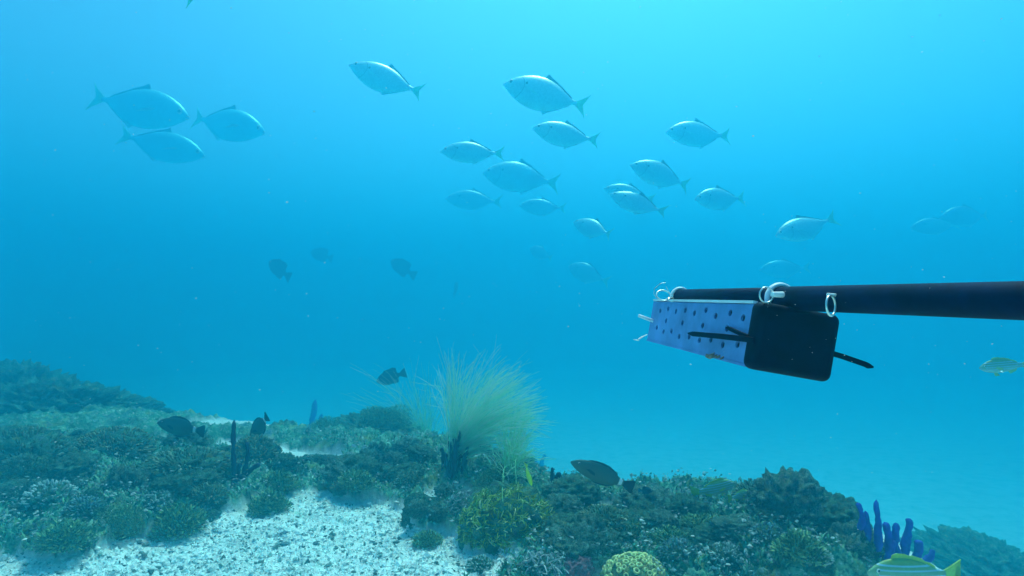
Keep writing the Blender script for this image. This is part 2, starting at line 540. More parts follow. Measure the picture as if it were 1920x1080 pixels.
def blades(name, p, length, width, rng, mats, weights, lean=0.6, up=None):
    """Small bent leaf blades, each two quads folded."""
    n = len(p)
    a = rng.uniform(0, 6.28, n)
    d = np.stack([np.cos(a), np.sin(a), np.zeros(n)], 1)
    s = np.stack([-np.sin(a), np.cos(a), np.zeros(n)], 1)
    if up is None: up = np.tile([0, 0, 1.0], (n, 1))
    l, w = length[:, None], width[:, None]
    e1 = rng.uniform(.2, 1, (n, 1)) * lean
    b0, b1 = p - s * w * .5, p + s * w * .5
    mid = p + up * l * .55 + d * l * .3 * e1
    m0, m1 = mid - s * w * .8, mid + s * w * .8
    tip = p + up * l + d * l * e1
    t0, t1 = tip - s * w * .25, tip + s * w * .25
    v = np.stack([b0, b1, m1, m0, t1, t0], 1)
    f = np.array([[0, 1, 2, 3], [3, 2, 4, 5]])
    f = (np.arange(n)[:, None, None] * 6 + f[None]).reshape(-1, 4)
    return mesh_np(name, v.reshape(-1, 3), f, True, mats, np.repeat(rng.choice(len(mats), n, p=weights), 2))

M_TURF = island('turf_algae', [(0.0, (0.03, 0.14, 0.08)), (0.5, (0.085, 0.28, 0.16)), (0.85, (0.20, 0.40, 0.18)), (1.0, (0.34, 0.58, 0.42))], 0.8)
p, rng = scatter_points(30000, (-60, 1720, 830, 1130), lambda m, r: (m > .45) & (r < .9), 5)
p[:, 2] -= .004
tag(link_mesh('algae_turf', blades('algae_turf', p, rng.uniform(.010, .030, len(p)), rng.uniform(.004, .010, len(p)), rng, [M_TURF], [1.0], 1.2)),
    'short dark green turf algae furring the reef', kind='stuff')

# ------------------------------------------------------------------ algae bushes
def bush_mesh(seed, n=2400, f=1.0):
    rng = np.random.default_rng(seed)
    d = rng.normal(size=(n, 3))
    d /= np.linalg.norm(d, axis=1)[:, None]
    d[:, 2] = np.abs(d[:, 2])
    lump = 0.55 + 0.6 * fbm(d * 1.7 + seed, 3, seed)
    q = d * (rng.uniform(.2, 1, n) ** .5 * lump)[:, None]
    q[:, 2] *= .85
    u = d + rng.normal(0, .45, (n, 3)) + np.array([0, 0, .3])
    u /= np.linalg.norm(u, axis=1)[:, None]
    return blades('fronds', q, rng.uniform(.08, .20, n) * f, rng.uniform(.02, .055, n) * f, rng, [M_TURF2], [1.0], .8, u)
M_TURF2 = island('bush_algae', [(0.0, (0.04, 0.11, 0.05)), (0.6, (0.12, 0.25, 0.10)), (1.0, (0.34, 0.46, 0.18))], 0.8)
BUSH = [bush_mesh(k) for k in (1, 2, 3)]
BUSHF = [bush_mesh(k, 6500, .42) for k in (4, 5)]
HOLD = rock_mesh('holdfast', 51, 3, .4, .5)
HOLD.materials.append(REEF[0])

def bush(px, py, d, sz, lab, group=None, v=0):
    p = at(px, py, d) if d > 4.4 else on_ground(px, py + 12)
    r = empty('algae_bush', p, (0, 0, random.uniform(0, 6.28)))
    r.scale = (sz, sz, sz * random.uniform(.8, 1.1))
    h = link_mesh('holdfast', HOLD, None, r)
    h.scale = (.5, .5, .5)
    o = link_mesh('fronds', BUSHF[v % 2] if sz > .13 else BUSH[v % 3], None, r)
    o['kind'] = 'stuff'
    tag(r, lab, 'seaweed', group)
for i, a in enumerate(((670, 900, 3.55, .11, 'dark bushy seaweed standing in the low strip behind the sand'),
          (520, 905, 3.4, .12, 'wide dark seaweed bush left of the sand tip'),
          (505, 945, 3.15, .11, 'dark seaweed clump hanging over the left edge of the sand'),
          (225, 985, 2.75, .14, 'big dark seaweed bush low on the left reef slope'),
          (120, 1010, 2.6, .11, 'dark seaweed clump near the bottom left corner'),
          (330, 985, 2.85, .13, 'dark seaweed bush at the slope foot beside the sand edge'),
          (240, 900, 3.4, .12, 'low seaweed bush in the middle of the left slope'),
          (45, 880, 3.6, .15, 'dark seaweed bush against the left edge of the picture'),
          (1255, 1010, 2.4, .10, 'dark seaweed tuft in the middle of the right mound'),
          (1310, 985, 2.5, .11, 'bushy seaweed tuft below the striped fish'),
          (1180, 995, 2.5, .09, 'seaweed tuft on the right mound below the surgeonfish'),
          (1500, 1030, 2.2, .10, 'dark seaweed tuft low on the right half of the mound'),
          (800, 1010, 2.65, .075, 'short seaweed tuft on the rock beside the bright sand'),
          (930, 900, 3.9, .14, 'hazy seaweed bush at the foot of the tall sea whip'),
          (720, 800, 5.7, .30, 'blurred round seaweed bush behind the hazy pale whip'),
          (610, 810, 5.4, .20, 'blurred seaweed bush right of the far blue sponge'),
          (550, 825, 5.0, .14, 'small blurred seaweed bush left of the far blue sponge'),
          (660, 860, 4.5, .09, 'small hazy seaweed tuft on the pale sand gap'),
          (110, 750, 6.8, .26, 'blurred seaweed on top of the large far left mound'),
          (30, 735, 7.1, .28, 'blurred seaweed on the crest at the left edge'),
          (185, 755, 6.9, .22, 'blurred seaweed on the right shoulder of the far left mound'))):
    bush(*a[:5], None, i)

# ------------------------------------------------------------------ tubes
def tubes(name, paths, rads, sides, mats, close=True, wl=None):
    """paths: (n, k, 3); rads: (n, k)."""
    P = np.asarray(paths, float)
    n, k, _ = P.shape
    rad = np.asarray(rads, float)
    t = np.gradient(P, axis=1)
    t /= np.linalg.norm(t, axis=2)[..., None] + 1e-9
    ref = np.tile([0.31, 0.82, 0.47], (n, k, 1))
    a = np.cross(t, ref)
    a /= np.linalg.norm(a, axis=2)[..., None] + 1e-9
    b = np.cross(t, a)
    ang = np.arange(sides) * 2 * math.pi / sides
    v = P[:, :, None, :] + rad[:, :, None, None] * (a[:, :, None, :] * np.cos(ang)[:, None] + b[:, :, None, :] * np.sin(ang)[:, None])
    i = (np.arange(n)[:, None, None] * k + np.arange(k - 1)[None, :, None]) * sides
    j = np.arange(sides)[None, None, :]
    jn = (j + 1) % sides
    f = np.stack([i + j, i + jn, i + sides + jn, i + sides + j], -1).reshape(-1, 4)
    return mesh_np(name, v.reshape(-1, 3), f, True, mats)

def bez(a, b, c, k):
    t = np.linspace(0, 1, k)[None, :, None]
    return a[:, None] * (1 - t) ** 2 + 2 * b[:, None] * t * (1 - t) + c[:, None] * t * t

# ------------------------------------------------------------------ sea whips
def sea_whip(base, d, n, tips, lab, m, seed, rad=.0016, spread=.016):
    """tips(rng, n): photo positions of the filament ends."""
    rng = np.random.default_rng(seed)
    B = on_ground(*base) if d < 5 else at(*base, d)
    d = depth_of(B)
    r = empty('sea_whip', B)
    tx, ty = tips(rng, n)
    C = np.array([at(x, y, d) for x, y in zip(tx, ty)]) - np.array(B)
    C += np.array(FW)[None] * rng.normal(0, .26, (n, 1))
    A = np.stack([rng.normal(0, spread, n), rng.normal(0, spread, n), rng.uniform(0, .03, n)], 1)
    L = np.linalg.norm(C, axis=1)
    lift = np.clip(C[:, 2] / L, .1, 1)
    Bz = A + np.stack([C[:, 0] * (.18 + .25 * (1 - lift)), C[:, 1] * .3, L * (.22 + .34 * lift) * rng.uniform(.8, 1.2, n)], 1)
    wob = rng.uniform(0, 6.28, (n, 1))
    P = bez(A, Bz, C, 12)
    tt = np.linspace(0, 1, 12)[None]
    P[..., 0] += .018 * np.sin(wob + tt * 7) * tt
    P[..., 1] += .018 * np.cos(wob * 1.7 + tt * 6) * tt
    P += (np.cumsum(rng.normal(0, .004, P.shape), axis=1)) * np.linspace(0, 1, 12)[None, :, None]
    rr = np.linspace(1.3, .5, 12)[None] * rad * rng.uniform(.7, 1.3, (n, 1))
    nb = n * 2                                           # short side branches off the outer half
    src, k0 = rng.integers(0, n, nb), rng.integers(4, 10, nb)
    q0, dr = P[src, k0], P[src, k0 + 1] - P[src, k0]
    dr = dr / (np.linalg.norm(dr, axis=1)[:, None] + 1e-9) + rng.normal(0, .33, (nb, 3))
    ln = (L[src] * rng.uniform(.10, .26, nb))[:, None]
    e = q0 + dr * ln
    Pb = bez(q0, q0 + dr * ln * .5 + rng.normal(0, .010, (nb, 3)), e, 12)
    P = np.concatenate([P, Pb])
    rr = np.concatenate([rr, np.linspace(.8, .4, 12)[None] * rad * rng.uniform(.7, 1.2, (nb, 1))])
    o = link_mesh('filaments', tubes('filaments', P[:n], rr[:n], 3, [m]), None, r)
    o['kind'] = 'stuff'
    o = link_mesh('branchlets', tubes('branchlets', P[n:], rr[n:], 3, [M_TIP]), None, r)
    o['kind'] = 'stuff'
    k = 7
    hp = np.stack([rng.normal(0, spread * .7, k), rng.normal(0, spread * .7, k), np.full(k, -.09)], 1)
    he = hp + np.stack([rng.normal(0.02, .03, k), rng.normal(0, .03, k), rng.uniform(.15, .24, k)], 1)
    st = tubes('stem', bez(hp, (hp + he) / 2 + np.array([0, 0, .02]), he, 6), np.tile(np.linspace(.007, .003, 6), (k, 1)), 5, [M_STEM])
    link_mesh('stem', st, None, r)
    tag(r, lab, 'coral')
M_STEM = plain('whip_stem', (0.10, 0.12, 0.07), 0.8)
M_WHIP = glassy(island('whip_filament', [(0.0, (0.40, 0.86, 0.62)), (0.6, (0.62, 0.93, 0.74)), (1.0, (0.95, 0.97, 0.90))], 0.6))
M_TIP = glassy(island('whip_branchlet', [(0.0, (0.40, 0.90, 0.70)), (0.6, (0.75, 0.92, 0.74)), (1.0, (0.95, 0.96, 0.88))], 0.6))
M_WHIP2 = glassy(island('far_whip_filament', [(0.0, (0.40, 0.84, 0.45)), (1.0, (0.60, 0.90, 0.60))], 0.7))

def fan_main(rng, n):
    a = R(90) - np.radians(np.where(rng.random(n) < .10, rng.uniform(-6, 8, n), rng.triangular(2, 52, 88, n)))
    a = a
    ln = rng.uniform(.5, 1.0, n) ** .55
    deg = 90 - np.degrees(a)
    reach = np.interp(deg, [-6, 0, 20, 45, 65, 84], [205, 216, 222, 226, 206, 170])
    return 848 + np.cos(a) * reach * ln, 868 - np.sin(a) * reach * ln
sea_whip((848, 872), 4.1, 430, fan_main, 'tall pale green sea whip fanned to the right in the current', M_WHIP, 11, .0015)
def fan_left(rng, n):
    return rng.normal(762, 52, n), rng.normal(765, 36, n)
sea_whip((800, 862), 6.0, 170, fan_left, 'hazy pale sea whip leaning left behind the tall one', M_WHIP2, 12, .0020)
def fan_low(rng, n):
    return rng.normal(975, 22, n), rng.normal(830, 30, n)
sea_whip((950, 905), 4.4, 170, fan_low, 'low blurred yellow green sea whip right of the tall one', M_WHIP2, 13, .0018)

# ------------------------------------------------------------------ finger sponges
def finger_sponge(fingers, d, lab, m, name='finger_sponge', rough=.42, snap=True):
    """fingers: (x0, y0, x1, y1, width) in the photo, foot to tip."""
    base = at(fingers[0][0], max(f[1] for f in fingers), d)
    if snap:
        base = on_ground(fingers[0][0], max(f[1] for f in fingers) - 4)
        d = depth_of(base)
    r = empty(name, base)
    rng = np.random.default_rng(int(fingers[0][0]))
    for (x0, y0, x1, y1, w) in fingers:
        dj = d + rng.uniform(-.03, .03)
        a, c = np.array(at(x0, y0 + 6, dj) - base), np.array(at(x1, y1, dj) - base)
        L = np.linalg.norm(c - a)
        b = (a + c) / 2 + rng.normal(0, .11 * L, 3)
        k = 22
        P = bez(a[None], b[None], c[None], k)
        t = np.linspace(0, 1, k)
        rad = w * .56 * d / F * (1.05 - .25 * t) * np.sqrt(np.clip((1.0 - t) * 14, 0, 1)) + 1e-4
        sides = 10
        me = tubes('finger', P, rad[None], sides, [m])
        co = np.array([v.co for v in me.vertices])
        ctr = np.repeat(P[0], sides, 0)
        s = 1 + rough * 2 * (fbm(co * (.9 / (w * d / F)) + x0, 3, int(x0)) - .5) * 1.6
        co = ctr + (co - ctr) * s[:, None]
        me.vertices.foreach_set('co', co.astype(np.float32).ravel())
        me.update()
        link_mesh('finger', me, None, r)
    return tag(r, lab, 'sponge')
M_DARKSP = plain('dark_sponge', (0.018, 0.020, 0.06), 0.9, var=.4)
M_BLUESP = plain('blue_sponge', (0.035, 0.04, 0.38), 0.9, var=.35)
finger_sponge([(442, 905, 439, 786, 8), (452, 905, 462, 828, 8), (428, 893, 428, 856, 7), (452, 890, 488, 872, 9), (446, 908, 452, 868, 9)], 3.35,
              'thin dark rod sponge standing on the left reef slope', M_DARKSP)
finger_sponge([(832, 885, 828, 838, 9), (840, 888, 840, 826, 9), (850, 888, 852, 820, 9), (848, 880, 862, 806, 6), (858, 885, 872, 842, 6), (868, 885, 878, 838, 6), (845, 890, 835, 848, 8), (862, 890, 864, 850, 7)], 4.0,
              'dark stubby finger sponge at the foot of the tall sea whip', M_DARKSP)
finger_sponge([(1612, 985, 1607, 942, 10), (1626, 1010, 1622, 957, 11), (1646, 1040, 1643, 936, 11), (1662, 1045, 1658, 978, 13), (1682, 1045, 1681, 980, 14),
               (1696, 1045, 1707, 972, 14), (1716, 1050, 1722, 1012, 13), (1728, 1052, 1748, 1030, 12), (1650, 1045, 1634, 1005, 12), (1670, 1050, 1672, 1010, 16)], 2.15,
              'bright blue finger sponge behind the right end of the mound', M_BLUESP, snap=False)
finger_sponge([(578, 835, 574, 800, 11), (588, 838, 592, 748, 10), (596, 838, 604, 775, 9), (570, 838, 560, 805, 9)], 8.2, 'blurred blue sponge column far behind the left strip', M_BLUESP, snap=False)
finger_sponge([(1005, 885, 1003, 858, 9), (1012, 885, 1022, 852, 7)], 4.3, 'blurred small blue sponge right of the low whip', M_BLUESP)
finger_sponge([(1040, 925, 1036, 876, 9), (1046, 930, 1050, 885, 10), (1055, 930, 1060, 893, 9)], 2.95, 'short dark sponge at the left end of the right mound', M_DARKSP)

# ------------------------------------------------------------------ tentacle corals
def dome_points(n, rx, ry, rz, rng, zmin=.0):
    d = rng.normal(size=(n * 3, 3))
    d /= np.linalg.norm(d, axis=1)[:, None]
    d = d[d[:, 2] > zmin][:n]
    return d * np.array([rx, ry, rz]), d

def tentacle_coral(px, py, d, rx, ry, rz, n, m, lab, seed, ln=(.028, .052), rad=.0024):
    rng = np.random.default_rng(seed)
    B = on_ground(px, py)
    r = empty('tentacle_coral', B)
    q, dn = dome_points(n, rx, ry, rz, rng, -.1)
    n = len(q)
    q = q * (1 + .22 * (fbm(dn * 2.4 + seed, 3, seed) - .5))[:, None]
    k = 8
    L = rng.uniform(*ln, n)
    ax = rng.normal(size=(n, 3))
    side = np.cross(dn, ax)
    side /= np.linalg.norm(side, axis=1)[:, None]
    curl = rng.uniform(.6, 3.4, n)
    P = [q - dn * .012]
    for s in range(k - 1):
        a = (s / (k - 1)) * curl
        step = (dn * np.cos(a)[:, None] + side * np.sin(a)[:, None]) + np.array([0.15, 0, -.08])
        P.append(P[-1] + step * (L / (k - 1))[:, None])
    P = np.stack(P, 1)
    rr = np.linspace(1.15, .65, k)[None] * rad * rng.uniform(.7, 1.3, (n, 1))
    o = link_mesh('tentacles', tubes('tentacles', P, rr, 4, [m]), None, r)
    o['kind'] = 'stuff'
    core = rock_mesh('core', seed, 4, .2, 1.0)
    core.materials.append(REEF[0])
    c = link_mesh('core', core, None, r)
    c.scale = (rx * 1.35, ry * 1.35, rz * 1.35)
    return tag(r, lab, 'coral')
M_TENT = island('olive_tentacle', [(0.0, (0.08, 0.17, 0.012)), (0.5, (0.24, 0.38, 0.025)), (0.85, (0.48, 0.60, 0.08)), (1.0, (0.85, 0.88, 0.5))], 0.5)
M_TENTB = island('grey_tentacle', [(0.0, (0.14, 0.18, 0.20)), (0.7, (0.30, 0.34, 0.36)), (1.0, (0.65, 0.66, 0.64))], 0.6)
tentacle_coral(950, 992, 2.62, .20, .17, .165, 2300, M_TENT, 'large olive green coral mound of curly tentacles', 61)
tentacle_coral(868, 960, 2.75, .07, .07, .075, 380, M_TENTB, 'small blue grey tentacle coral left of the large olive one', 62)
tentacle_coral(1015, 1062, 2.28, .06, .05, .035, 160, M_TENTB, 'low pale curly coral in front of the olive mound', 63)

def nub_coral(px, py, d, rx, ry, rz, n, m, lab, seed, nub=.010):
    rng = np.random.default_rng(seed)
    r = empty('knobbly_coral', on_ground(px, py))
    q, dn = dome_points(n, rx, ry, rz, rng, -.05)
    n = len(q)
    q = q * (1 + .16 * (fbm(dn * 2 + seed, 3, seed) - .5))[:, None]
    P = np.stack([q - dn * nub, q + dn * nub * .6, q + dn * nub * 1.5, q + dn * nub * 1.9], 1)
    P[:, 2:] += rng.normal(0, nub * .3, (n, 1, 3))
    rr = np.array([1, 1, .75, .1])[None] * nub * .62 * rng.uniform(.6, 1.3, (n, 1))
    o = link_mesh('knobs', tubes('knobs', P, rr, 6, [m]), None, r)
    o['kind'] = 'stuff'
    core = rock_mesh('core', seed, 4, .15, 1.0)
    core.materials.append(REEF[0])
    c = link_mesh('core', core, None, r)
    c.scale = (rx * 1.4, ry * 1.4, rz * 1.4)
    return tag(r, lab, 'coral')
M_NUB = island('ochre_coral', [(0.0, (0.10, 0.12, 0.04)), (0.7, (0.22, 0.24, 0.09)), (1.0, (0.42, 0.42, 0.26))], 0.7)
M_NUB2 = island('green_coral', [(0.0, (0.07, 0.12, 0.06)), (0.7, (0.14, 0.20, 0.09)), (1.0, (0.40, 0.42, 0.30))], 0.7)
nub_coral(212, 846, 4.0, .22, .20, .13, 620, M_NUB, 'rounded ochre coral dome below the far left mound', 71)
nub_coral(35, 878, 3.7, .30, .22, .22, 700, M_NUB2, 'greenish coral dome at the left edge of the reef slope', 72)
nub_coral(478, 862, 3.85, .14, .13, .13, 420, M_NUB, 'ochre coral dome behind the thin dark rod sponge', 73)
nub_coral(355, 880, 3.75, .24, .16, .09, 420, M_NUB2, 'low green coral crust under the large surgeonfish', 74)
nub_coral(1130, 985, 2.6, .10, .09, .07, 300, M_NUB2, 'small green coral knob left on the right mound', 75, .007)
nub_coral(1420, 940, 2.75, .10, .09, .08, 300, M_NUB2, 'hazy coral knob on top of the right mound', 76, .008)

M_NUB3 = island('pale_coral', [(0.0, (0.26, 0.34, 0.30)), (0.7, (0.42, 0.50, 0.46)), (1.0, (0.70, 0.74, 0.70))], 0.7)
M_NUB4 = island('slate_coral', [(0.0, (0.06, 0.13, 0.15)), (0.7, (0.12, 0.23, 0.25)), (1.0, (0.32, 0.44, 0.46))], 0.7)
for i, (px, py, sz, m, lab) in enumerate(((95, 940, .10, M_NUB3, 'pale knobbly coral low on the left slope near the edge'),
        (160, 965, .08, M_NUB4, 'slate grey coral knob left of the big seaweed bush'), (300, 945, .07, M_NUB3, 'pale coral knob beside the small red sponge'),
        (390, 935, .08, M_NUB2, 'green coral knob left of the dark rod sponge foot'), (385, 970, .06, M_NUB4, 'slate grey coral knob at the sand edge left of the tip'),
        (620, 895, .06, M_NUB3, 'pale coral knob in the middle strip behind the sand'), (765, 905, .07, M_NUB2, 'green coral knob in the middle strip near the whip foot'),
        (1085, 1000, .06, M_NUB3, 'pale coral knob right of the large olive coral'), (1270, 1040, .06, M_NUB4, 'slate grey coral knob low in the middle of the right mound'),
        (1360, 1045, .055, M_NUB3, 'pale coral knob low on the right mound'), (1440, 1010, .06, M_NUB4, 'slate grey coral knob under the crown of the right mound'),
        (1530, 1050, .05, M_NUB3, 'pale coral knob near the right end of the mound'), (1230, 985, .06, M_NUB, 'ochre coral knob in the upper middle of the right mound'),
        (900, 1065, .05, M_NUB3, 'pale coral knob at the bottom beside the sand'), (640, 915, .05, M_NUB, 'ochre coral knob at the back edge of the sand'))):
    nub_coral(px, py, 3, sz, sz * .9, sz * .8, 190, m, lab, 90 + i, sz * .085)

def polyp_coral():
    d = 2.16
    r = empty('polyp_coral', at(1192, 1090, d))
    core = rock_mesh('core', 81, 4, .1, 1.0)
    core.materials.append(plain('polyp_base', (0.22, 0.23, 0.07), .8, var=.5))
    c = link_mesh('core', core, None, r)
    c.scale = (.155, .13, .115)
    bm = bmesh.new()
    n, k = 10, 5
    vs = [[bm.verts.new(((1 + .42 * math.cos(b)) * math.cos(a), (1 + .42 * math.cos(b)) * math.sin(a), .55 * math.sin(b) + .25))
           for b in [j * 2 * math.pi / k for j in range(k)]] for a in [i * 2 * math.pi / n for i in range(n)]]
    for i in range(n):
        for j in range(k):
            bm.faces.new((vs[i][j], vs[(i + 1) % n][j], vs[(i + 1) % n][(j + 1) % k], vs[i][(j + 1) % k]))
    me = mesh_bm('polyp', bm, True)
    me.materials.append(plain('polyp_rim', (0.62, 0.62, 0.24), .6, var=.2, scale=2))
    rnd = random.Random(5)
    pts = []
    while len(pts) < 120:
        v = Vector((rnd.gauss(0, 1), rnd.gauss(0, 1), abs(rnd.gauss(0, 1)))).normalized()
        if all((v - w).length > .165 for w in pts) or rnd.random() < .002:
            pts.append(v)
    for v in pts:
        o = link_mesh('polyp', me, None, r)
        o.location = (v.x * .118, v.y * .10, v.z * .088)
        s = rnd.uniform(.0068, .0098)
        o.scale = (s, s * rnd.uniform(.7, 1), s)
        nrm = Vector((v.x + rnd.gauss(0, .2), v.y + rnd.gauss(0, .2), v.z))
        o.rotation_euler = nrm.to_track_quat('Z', 'Y').to_euler()
    tag(r, 'yellow coral of ringed polyps at the bottom edge', 'coral')
polyp_coral()

# ------------------------------------------------------------------ fish
def plate(outline, t=.004, y=0.0, lean=0.0):
    """A fin: outline in (x, z), thin wedge with real thickness."""
    bm = bmesh.new()
    n = len(outline)
    c = (sum(a for a, b in outline) / n, sum(b for a, b in outline) / n)
    A = [bm.verts.new((a, y + lean * abs(b - outline[0][1]) + t * .5, b)) for a, b in outline]
    B = [bm.verts.new((a, y + lean * abs(b - outline[0][1]) - t * .5, b)) for a, b in outline]
    fs = [bm.faces.new(A), bm.faces.new(B[::-1])]
    for i in range(n):
        j = (i + 1) % n
        fs.append(bm.faces.new((A[i], B[i], B[j], A[j])))
    bmesh.ops.triangulate(bm, faces=fs[:2])
    return mesh_bm('fin', bm)

def fish_body(prof, seg=22, bend=0.0):
    """prof rows: t (0 snout .. 1 tail tip), top, bottom, half width."""
    t = np.array([p[0] for p in prof])
    tt = np.concatenate([np.linspace(0, .12, 9)[:-1], np.linspace(.12, t[-1], 26)])
    top, bot, wid = (np.interp(tt, t, [p[i] for p in prof]) for i in (1, 2, 3))
    for a in (top, bot, wid):
        a[1:-1] = (a[:-2] + 2 * a[1:-1] + a[2:]) / 4
    ang = np.arange(seg) * 2 * math.pi / seg
    mid, half = (top - bot) / 2, (top + bot) / 2
    ca, sa = np.cos(ang), np.sin(ang)
    yy = wid[:, None] * np.sign(ca) * np.abs(ca) ** 1.15
    zz = mid[:, None] + half[:, None] * sa
    xx = np.repeat((.5 - tt)[:, None], seg, 1)
    yy = yy + (bend * np.clip(tt - .35, 0, 1) ** 2)[:, None]
    v = np.stack([xx, yy, zz], -1).reshape(-1, 3)
    k = len(tt)
    i = np.arange(k - 1)[:, None] * seg
    j = np.arange(seg)[None]
    jn = (j + 1) % seg
    f = np.stack([i + j, i + seg + j, i + seg + jn, i + jn], -1).reshape(-1, 4)
    caps = [[0, s, s + 1, s + 2] for s in ()]
    me = mesh_np('body', v, f, True)
    bm = bmesh.new()
    bm.from_mesh(me)
    bm.verts.ensure_lookup_table()
    for row in (range(seg), range((k - 1) * seg, k * seg)):
        try: bm.faces.new([bm.verts[q] for q in row]).smooth = True
        except ValueError: pass
    bmesh.ops.recalc_face_normals(bm, faces=bm.faces)
    bm.to_mesh(me)
    bm.free()
    return me

def sphere(name, r, sx=1, sy=1, sz=1):
    bm = bmesh.new()
    bmesh.ops.create_uvsphere(bm, u_segments=12, v_segments=8, radius=r, matrix=Matrix.Diagonal((sx, sy, sz, 1)))
    return mesh_bm(name, bm, True)

def shift_y(me, bend):
    for v in me.vertices:
        v.co.y += bend * max(0, (.5 - v.co.x) - .35) ** 2
    return me

def fish_mat(name, top, belly, stripes=None, spot=None, band=None, gill=None, metal=0.0, rough=.45):
    """Skin of a fish in its own coordinates: back and belly colour, side stripes, gill spot, tail band."""
    m, n, b = new_mat(name)
    tc = n.nodes.new('ShaderNodeTexCoord')
    sp = n.nodes.new('ShaderNodeSeparateXYZ')
    n.links.new(tc.outputs['Object'], sp.inputs[0])
    mr = n.nodes.new('ShaderNodeMapRange')
    mr.inputs['From Min'].default_value, mr.inputs['From Max'].default_value = -.16, .17
    n.links.new(sp.outputs['Z'], mr.inputs['Value'])
    c = ramp(n, [(0.25, belly), (0.85, top)], mr.outputs[0])
    sc = ramp(n, [(0.35, (.72, .72, .72)), (0.65, (1, 1, 1))], tex(n, 40, 3))
    c = mixc(n, c, sc, .6, 'MULTIPLY')
    def math_(op, a, bb):
        q = n.nodes.new('ShaderNodeMath')
        q.operation = op
        for s, val in ((0, a), (1, bb)):
            if isinstance(val, (int, float)): q.inputs[s].default_value = val
            else: n.links.new(val, q.inputs[s])
        return q.outputs[0]
    if stripes:
        tot = None
        for z in stripes[0]:
            g = math_('LESS_THAN', math_('ABSOLUTE', math_('SUBTRACT', sp.outputs['Z'], z), 0), stripes[1])
            tot = g if tot is None else math_('MAXIMUM', tot, g)
        tot = math_('MULTIPLY', tot, math_('LESS_THAN', sp.outputs['X'], .40))
        c = mixc(n, c, stripes[2], tot)
    if spot:
        q = n.nodes.new('ShaderNodeVectorMath')
        q.operation = 'DISTANCE'
        cm = n.nodes.new('ShaderNodeCombineXYZ')
        n.links.new(sp.outputs['X'], cm.inputs[0])
        n.links.new(sp.outputs['Z'], cm.inputs[2])
        n.links.new(cm.outputs[0], q.inputs[0])
        q.inputs[1].default_value = (spot[0], 0, spot[1])
        c = mixc(n, c, spot[3], math_('LESS_THAN', q.outputs['Value'], spot[2]))
    if gill:
        q2 = n.nodes.new('ShaderNodeVectorMath')
        q2.operation = 'DISTANCE'
        cm2 = n.nodes.new('ShaderNodeCombineXYZ')
        n.links.new(sp.outputs['X'], cm2.inputs[0])
        n.links.new(sp.outputs['Z'], cm2.inputs[2])
        n.links.new(cm2.outputs[0], q2.inputs[0])
        q2.inputs[1].default_value = (gill[0], 0, gill[1])
        g = math_('LESS_THAN', math_('ABSOLUTE', math_('SUBTRACT', q2.outputs['Value'], gill[2]), 0), .0045)
        c = mixc(n, c, gill[3], math_('MULTIPLY', g, math_('LESS_THAN', sp.outputs['X'], gill[0])))
    if band:
        g = math_('LESS_THAN', math_('ABSOLUTE', math_('SUBTRACT', sp.outputs['X'], band[0]), 0), band[1])
        c = mixc(n, c, band[2], g)
    n.links.new(c, b.inputs['Base Color'])
    b.inputs['Metallic'].default_value = metal
    b.inputs['Roughness'].default_value = rough
    return m

M_PUPIL = plain('fish_pupil', (0.006, 0.006, 0.008), .15, var=.1)
M_IRIS = plain('fish_iris', (0.80, 0.80, 0.74), .3, var=.1)
M_LIP = plain('fish_lip', (0.80, 0.82, 0.80), .5, var=.1)
M_TREV = fish_mat('silver_skin', (0.50, 0.86, 0.90), (0.42, 0.80, 0.86), spot=(.235, .040, .014, (.05, .06, .06)), gill=(.37, .0, .115, (.25, .45, .50)), metal=.30, rough=.35)
M_TREVHAZE = fish_mat('hazed_skin', (0.20, 0.86, 0.97), (0.18, 0.84, 0.96), gill=(.37, .0, .115, (.16, .66, .78)), metal=.30, rough=.4)  # skin coloured towards the surrounding water, haze fading painted in
M_TREVFIN = plain('dark_ray', (0.03, 0.05, 0.06), .6)
M_TREVFIN2 = glassy(plain('pale_ray', (0.45, 0.85, 0.85), .6))
M_TREVTAIL = glassy(plain('yellowish_tail', (0.32, 0.80, 0.55), .6))
M_SURG = fish_mat('dark_skin', (0.045, 0.080, 0.060), (0.075, 0.11, 0.075), band=(-.290, .026, (.85, .85, .82)), rough=.7)
M_SURGFIN = plain('dark_fin', (0.016, 0.018, 0.028), .7)
M_DAM = fish_mat('dusky_skin', (0.018, 0.030, 0.050), (0.028, 0.040, 0.060), rough=.8)
M_SNAP = fish_mat('yellow_skin', (0.24, 0.36, 0.05), (0.40, 0.50, 0.36), stripes=((-.055, -.005, .045, .088), .0080, (.40, .56, .66)), rough=.5)
M_SNAPFIN = plain('yellow_fin', (0.46, 0.58, 0.05), .6)

TREV = [(0, .004, .004, .002), (.02, .028, .02, .012), (.06, .062, .048, .028), (.12, .098, .085, .046), (.20, .135, .122, .062), (.30, .160, .152, .072),
        (.40, .168, .166, .074), (.50, .160, .162, .068), (.60, .130, .135, .054), (.70, .082, .086, .030), (.77, .044, .044, .018), (.82, .023, .021, .011), (.87, .022, .020, .009)]
SURG = [(0, .012, .012, .006), (.03, .050, .045, .022), (.08, .095, .085, .038), (.16, .140, .130, .052), (.28, .180, .170, .060), (.42, .195, .190, .060),
        (.56, .185, .180, .052), (.66, .145, .140, .040), (.74, .092, .088, .026), (.79, .060, .056, .016), (.84, .055, .052, .010)]
DAMS = [(0, .012, .012, .008), (.04, .070, .065, .030), (.10, .125, .120, .050), (.20, .190, .180, .068), (.34, .225, .215, .074), (.48, .215, .210, .068),
        (.60, .165, .160, .050), (.70, .095, .09, .030), (.77, .058, .055, .018), (.82, .058, .055, .012)]
